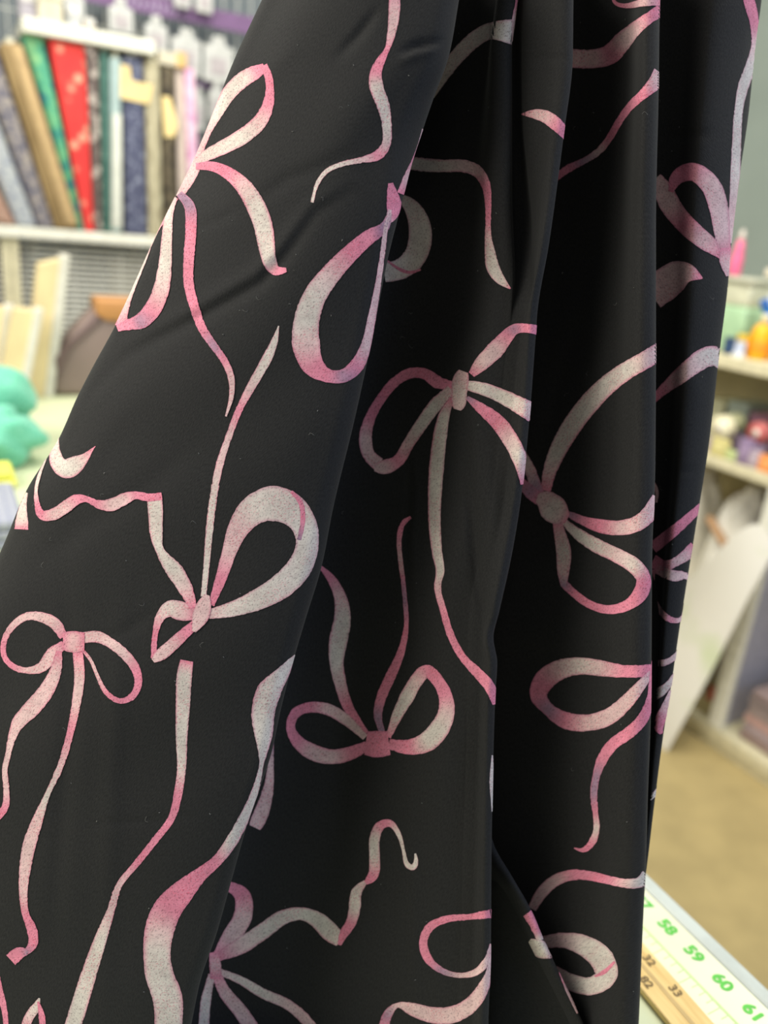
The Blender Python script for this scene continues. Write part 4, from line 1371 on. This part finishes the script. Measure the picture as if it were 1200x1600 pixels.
S(o, 'Q', 6, [(478, 730, 26, 'L'), (400, 660, 44, 'L'), (330, 620, 46, 'L'), (260, 612, 42, 'P'), (204, 634, 38, 'P'), (184, 690, 34, 'P'), (212, 746, 48, 'P'), (272, 788, 64, 'L'), (350, 806, 56, 'L'), (420, 792, 54, 'P'), (485, 762, 36, 'P')], .7)
S(o, 'Q', 6, [(568, 730, 20, 'P'), (600, 650, 42, 'W'), (642, 570, 56, 'W'), (680, 505, 52, 'L'), (716, 468, 50, 'P'), (758, 505, 46, 'P'), (790, 565, 52, 'P'), (795, 630, 64, 'L'), (768, 695, 78, 'W'), (718, 748, 78, 'W'), (650, 768, 60, 'P'), (570, 756, 38, 'P')], .7)
S(o, 'Q', 6, [(480, 752, 92, 'P'), (525, 757, 106, 'P'), (570, 752, 92, 'P')], .6)
S('recess end', 'Q', 6, [(114, 740, 10, 'M'), (108, 830, 22, 'L'), (100, 920, 38, 'L'), (80, 1000, 54, 'L'), (58, 1055, 60, 'L'), (45, 1082, 46, 'L')], .3)
o = 'bottom recess bow'
S(o, 'Q', 7, [(120, 392, 30, 'P'), (168, 425, 56, 'P'), (172, 490, 62, 'L'), (130, 565, 62, 'L'), (85, 630, 34, 'P')], .5)
S(o, 'Q', 7, [(85, 632, 30, 'P'), (160, 597, 56, 'L'), (240, 545, 54, 'W'), (310, 497, 48, 'W'), (370, 487, 40, 'W'), (420, 508, 54, 'W'), (466, 552, 64, 'W'), (498, 578, 44, 'W')], .5)
S(o, 'Q', 7, [(494, 592, 12, 'P'), (508, 555, 30, 'P'), (532, 520, 34, 'P'), (545, 470, 40, 'W'), (552, 412, 36, 'W'), (582, 380, 14, 'L')], .5)
S(o, 'Q', 7, [(582, 384, 16, 'P'), (606, 362, 36, 'P'), (612, 300, 36, 'W'), (612, 235, 34, 'W'), (632, 190, 32, 'P'), (662, 182, 24, 'P'), (690, 215, 16, 'W'), (710, 280, 10, 'W'), (724, 328, 18, 'W'), (742, 335, 22, 'W'), (752, 308, 14, 'W'), (748, 286, 6, 'W')], .5)
S(o, 'Q', 7, [(85, 678, 20, 'L'), (160, 708, 28, 'W'), (240, 755, 34, 'W'), (320, 790, 34, 'L'), (370, 830, 36, 'L'), (420, 890, 36, 'L')], .5)
S(o, 'Q', 7, [(80, 685, 30, 'P'), (110, 750, 42, 'L'), (160, 810, 48, 'L'), (210, 885, 50, 'L')], .5)
S(o, 'Q', 7, [(66, 690, 24, 'L'), (46, 780, 34, 'W'), (38, 890, 36, 'W')], .4)
S(o, 'Q', 7, [(72, 615, 30, 'P'), (78, 660, 40, 'L'), (78, 705, 34, 'P')], .5)
o = 'bottom edge loop'
S(o, 'Q', 7, [(1010, 486, 32, 'P'), (930, 498, 19, 'P'), (850, 506, 24, 'P'), (796, 532, 28, 'P'), (774, 580, 28, 'P'), (790, 638, 28, 'P'), (840, 680, 20, 'M'), (905, 694, 16, 'L'), (958, 680, 24, 'L'), (988, 642, 22, 'L'), (1003, 590, 14, 'L')], .4)
S(o, 'Q', 7, [(640, 880, 34, 'P'), (655, 825, 32, 'M'), (688, 792, 14, 'L'), (735, 806, 44, 'L'), (800, 826, 54, 'L'), (870, 826, 58, 'L'), (930, 796, 54, 'L'), (970, 745, 40, 'L'), (992, 690, 22, 'L'), (1003, 610, 14, 'L')], .5)
# --- pleat and fold edges
S('pleat crescent', 'P', 14, [(700, 714, 8, 'P'), (770, 712, 56, 'L'), (850, 728, 84, 'L'), (920, 780, 80, 'P'), (985, 850, 60, 'P')], .4)
S('pleat edge sliver', 'P', 6, [(1046, 60, 6, 'P'), (1022, 190, 16, 'L'), (990, 320, 6, 'P')], .3)
S('pleat edge sliver', 'Q', 6, [(972, 800, 6, 'W'), (970, 900, 18, 'W'), (972, 1020, 6, 'W')], .2)
# --- panel E
o = 'small fold print'
S(o, 'E', 8, [(170, 1138, 40, 'P'), (196, 1172, 46, 'P'), (214, 1212, 40, 'P'), (224, 1250, 26, 'W')], .4)
S(o, 'E', 8, [(178, 1255, 30, 'W'), (205, 1276, 74, 'W'), (240, 1296, 70, 'W'), (275, 1305, 40, 'L')], .3)
S(o, 'E', 8, [(22, 1255, 12, 'M'), (52, 1285, 22, 'P'), (68, 1325, 30, 'P'), (50, 1356, 30, 'P'), (15, 1362, 22, 'P')], .3)
S(o, 'E', 8, [(302, 1385, 6, 'P'), (338, 1465, 14, 'L'), (378, 1555, 6, 'L')], .3)
# --- panel C
S('upper right ribbon', 'C', 2, [(870, 30, 40, 'P'), (830, 55, 34, 'P'), (785, 90, 42, 'L'), (745, 130, 58, 'L'), (705, 172, 62, 'P'), (655, 184, 58, 'L'), (575, 182, 58, 'L')], .6)
S('upper right ribbon', 'C', 2, [(870, 0, 36, 'P'), (810, 8, 24, 'L'), (745, 18, 14, 'P'), (722, 10, 10, 'P'), (712, -20, 8, 'P')], .5)
S('slender tail', 'C', 2, [(868, 232, 60, 'L'), (848, 258, 44, 'L'), (818, 288, 32, 'P'), (770, 332, 24, 'P'), (735, 380, 22, 'P'), (705, 432, 22, 'P'), (675, 470, 22, 'L'), (620, 506, 18, 'M'), (580, 525, 24, 'P'), (535, 556, 22, 'P')], .5)
o = 'right bow'
S(o, 'C', 9, [(672, 128, 74, 'L'), (600, 172, 72, 'L'), (540, 206, 74, 'W'), (450, 272, 80, 'W'), (365, 360, 84, 'W'), (292, 460, 80, 'W'), (240, 555, 70, 'W'), (208, 640, 54, 'L'), (195, 712, 40, 'P')], .8, -1)
S(o, 'C', 9, [(100, 545, 16, 'W'), (128, 620, 44, 'L'), (156, 700, 50, 'M'), (175, 740, 40, 'P')], .5)
S(o, 'C', 9, [(85, 665, 30, 'P'), (125, 712, 56, 'M'), (170, 750, 50, 'P')], .4)
S(o, 'C', 9, [(285, 806, 22, 'M'), (355, 838, 40, 'P'), (430, 860, 58, 'P'), (510, 866, 62, 'L'), (580, 846, 64, 'L'), (626, 805, 66, 'L'), (662, 740, 56, 'L')], .6)
S(o, 'C', 9, [(262, 832, 24, 'L'), (330, 892, 48, 'W'), (410, 942, 60, 'W'), (500, 985, 60, 'L'), (566, 1026, 64, 'W'), (602, 1080, 58, 'P'), (588, 1140, 62, 'P'), (540, 1186, 46, 'P'), (460, 1207, 36, 'P'), (380, 1186, 34, 'P'), (312, 1138, 32, 'P'), (270, 1098, 34, 'M')], .7)
S(o, 'C', 9, [(270, 1110, 24, 'M'), (268, 1050, 52, 'L'), (270, 965, 64, 'W'), (256, 900, 52, 'L'), (240, 835, 34, 'P')], .6)
S(o, 'C', 9, [(158, 742, 40, 'L'), (190, 752, 92, 'L'), (228, 788, 122, 'W'), (262, 815, 92, 'L'), (286, 828, 40, 'P')], .5)
o = 'lower right bow'
S(o, 'C', 8, [(700, 128, 60, 'P'), (640, 130, 50, 'P'), (570, 130, 52, 'P'), (480, 118, 66, 'L'), (390, 108, 70, 'W'), (305, 124, 82, 'L'), (238, 172, 88, 'P'), (216, 228, 72, 'P'), (258, 288, 48, 'M'), (330, 335, 72, 'P'), (420, 345, 68, 'L'), (510, 320, 70, 'L'), (580, 262, 60, 'L'), (640, 192, 44, 'L'), (690, 130, 20, 'L')], .5)
S(o, 'C', 8, [(700, 60, 20, 'P'), (690, 150, 22, 'P'), (680, 255, 34, 'P'), (648, 332, 48, 'P'), (590, 390, 48, 'P'), (530, 432, 48, 'P'), (486, 492, 46, 'P'), (460, 562, 32, 'M'), (448, 640, 30, 'M'), (455, 720, 22, 'P'), (460, 790, 26, 'W'), (438, 848, 32, 'P'), (402, 878, 18, 'P'), (366, 866, 6, 'P')], .6)
S('low right ribbon', 'C', 8, [(672, 985, 64, 'W'), (640, 1010, 44, 'W'), (585, 1014, 38, 'L'), (510, 1000, 36, 'P'), (430, 982, 38, 'P'), (360, 978, 44, 'P'), (290, 1000, 48, 'L'), (236, 1046, 48, 'L'), (190, 1120, 36, 'L')], .6)
S('low right loop', 'C', 8, [(225, 1262, 50, 'L'), (320, 1250, 62, 'L'), (418, 1278, 90, 'W'), (486, 1336, 102, 'W'), (500, 1400, 92, 'W'), (440, 1442, 74, 'W'), (370, 1432, 70, 'W'), (280, 1380, 50, 'L')], .3)
S('low right loop', 'C', 8, [(452, 1402, 8, 'P'), (490, 1385, 20, 'P'), (535, 1340, 10, 'P')], 0)
# --- panel D
S('right edge tail', 'D', 2, [(1130, -30, 30, 'P'), (1145, 20, 36, 'P'), (1158, 80, 28, 'P'), (1158, 140, 20, 'L'), (1146, 205, 34, 'W'), (1122, 270, 34, 'W'), (1107, 350, 26, 'W'), (1101, 450, 28, 'W'), (1097, 540, 30, 'W'), (1090, 640, 24, 'L'), (1078, 760, 24, 'L')], .3)
o = 'heart bow'
S(o, 'D', 2, [(1066, 800, 30, 'P'), (1000, 752, 56, 'L'), (940, 698, 60, 'P'), (892, 636, 66, 'L'), (872, 595, 60, 'L'), (845, 560, 50, 'L')], .5)
S(o, 'D', 2, [(896, 600, 14, 'P'), (915, 556, 46, 'P'), (962, 536, 56, 'P'), (1016, 574, 62, 'L'), (1046, 655, 60, 'L'), (1056, 730, 50, 'L'), (1066, 800, 36, 'P')], .5)
S(o, 'D', 2, [(1068, 775, 34, 'P'), (1070, 815, 50, 'L'), (1078, 862, 20, 'L')], .4)
S('leaf end', 'D', 2, [(835, 920, 100, 'L'), (880, 888, 104, 'L'), (925, 858, 92, 'L'), (955, 854, 60, 'L'), (980, 864, 24, 'P'), (995, 870, 4, 'P')], .3)
S('right ribbon', 'D', 9, [(640, 335, 30, 'P'), (680, 295, 40, 'P'), (740, 245, 62, 'L'), (810, 188, 76, 'L'), (868, 152, 84, 'W'), (905, 152, 86, 'W'), (935, 185, 60, 'W')], .7, -1)
o = 'far right bow'
S(o, 'D', 9, [(640, 950, 50, 'P'), (690, 910, 48, 'P'), (755, 855, 42, 'P'), (842, 775, 30, 'P')], .5)
S(o, 'D', 9, [(640, 1005, 60, 'P'), (690, 1025, 44, 'P'), (735, 1008, 36, 'L'), (775, 982, 46, 'L'), (815, 945, 50, 'P')], .5)
S(o, 'D', 9, [(650, 1030, 40, 'P'), (690, 1052, 46, 'L'), (735, 1068, 46, 'L'), (775, 1062, 30, 'L'), (795, 1075, 20, 'L')], .4)
S(o, 'D', 9, [(636, 1040, 30, 'P'), (640, 1130, 16, 'L'), (668, 1205, 22, 'L'), (715, 1250, 26, 'P'), (750, 1252, 18, 'L'), (778, 1180, 10, 'L')], .4)
S(o, 'D', 9, [(640, 680, 20, 'L'), (658, 710, 16, 'L'), (655, 760, 10, 'L')], .3)
S(o, 'D', 12, [(-20, 712, 36, 'L'), (50, 728, 38, 'L'), (115, 702, 36, 'L'), (165, 650, 30, 'W')], .4)
S(o, 'D', 12, [(-20, 945, 62, 'W'), (50, 898, 56, 'W'), (98, 850, 40, 'W'), (130, 790, 20, 'L')], .3)
S(o, 'D', 12, [(104, 890, 14, 'L'), (70, 990, 38, 'L'), (45, 1070, 62, 'P'), (34, 1130, 50, 'P'), (50, 1155, 20, 'P')], .3)
S('far right end', 'D', 12, [(-20, 1550, 30, 'W'), (15, 1520, 36, 'W'), (50, 1475, 24, 'W')], .3)

BOWS = {'upper bow', 'edge bow', 'middle bow', 'lower left bow', 'centre bow', 'lower bow', 'bottom recess bow', 'right bow', 'lower right bow', 'heart bow', 'far right bow', 'corner bow', 'edge bow loop'}
for key, rec in PRINTS.items():
    me = bpy.data.meshes.new('printed_ribbon')
    me.from_pydata([tuple(np.array(v) - BASE) for v in rec['v']], [], rec['f'])
    me.polygons.foreach_set('use_smooth', [True] * len(me.polygons))
    ca = me.color_attributes.new('ink', 'FLOAT_COLOR', 'POINT')
    ca.data.foreach_set('color', np.concatenate([np.array(rec['c']), np.ones((len(rec['c']), 1))], 1).reshape(-1).astype(np.float32))
    ul = me.uv_layers.new(name='UVMap')
    li = np.array(rec['f']).reshape(-1)
    ul.data.foreach_set('uv', np.array(rec['uv'])[li].reshape(-1).astype(np.float32))
    me.materials.append(ink)
    ob = bpy.data.objects.new('printed_bow' if key in BOWS else 'printed_ribbon', me)
    COL.objects.link(ob)
    ob.parent = cl_root

# lint and loose fibres on the cloth
LINT = mat('pale_lint', srgb(118, 118, 114), .9)
bm = bmesh.new()
for k in range(150):
    pn = random.choice('AAAABBCD')
    j = random.uniform(10, NY - 40)
    i0, i1 = PAN[pn]
    i = random.uniform(i0 + 8, i1 - 6)
    p = sample(POS, i, j) - BASE
    nn = sample(NRM, i, j)
    L = random.choice((.0004, .0006, .0008, .002, .003))
    r_ = .00005 if L > .001 else .00012
    d = rng.normal(size=3); d -= nn * (d @ nn); d /= np.linalg.norm(d)
    e = np.cross(nn, d)
    add_tube(bm, [tuple(p + nn * (.0002 + .0003 * math.sin(t * 3.1)) + d * L * (t - .5) + e * L * .35 * math.sin(t * 4)) for t in (0, .33, .66, 1)], r_, 3)
lint = mesh_obj('lint', bm, LINT, cl_root)
lint['kind'] = 'stuff'
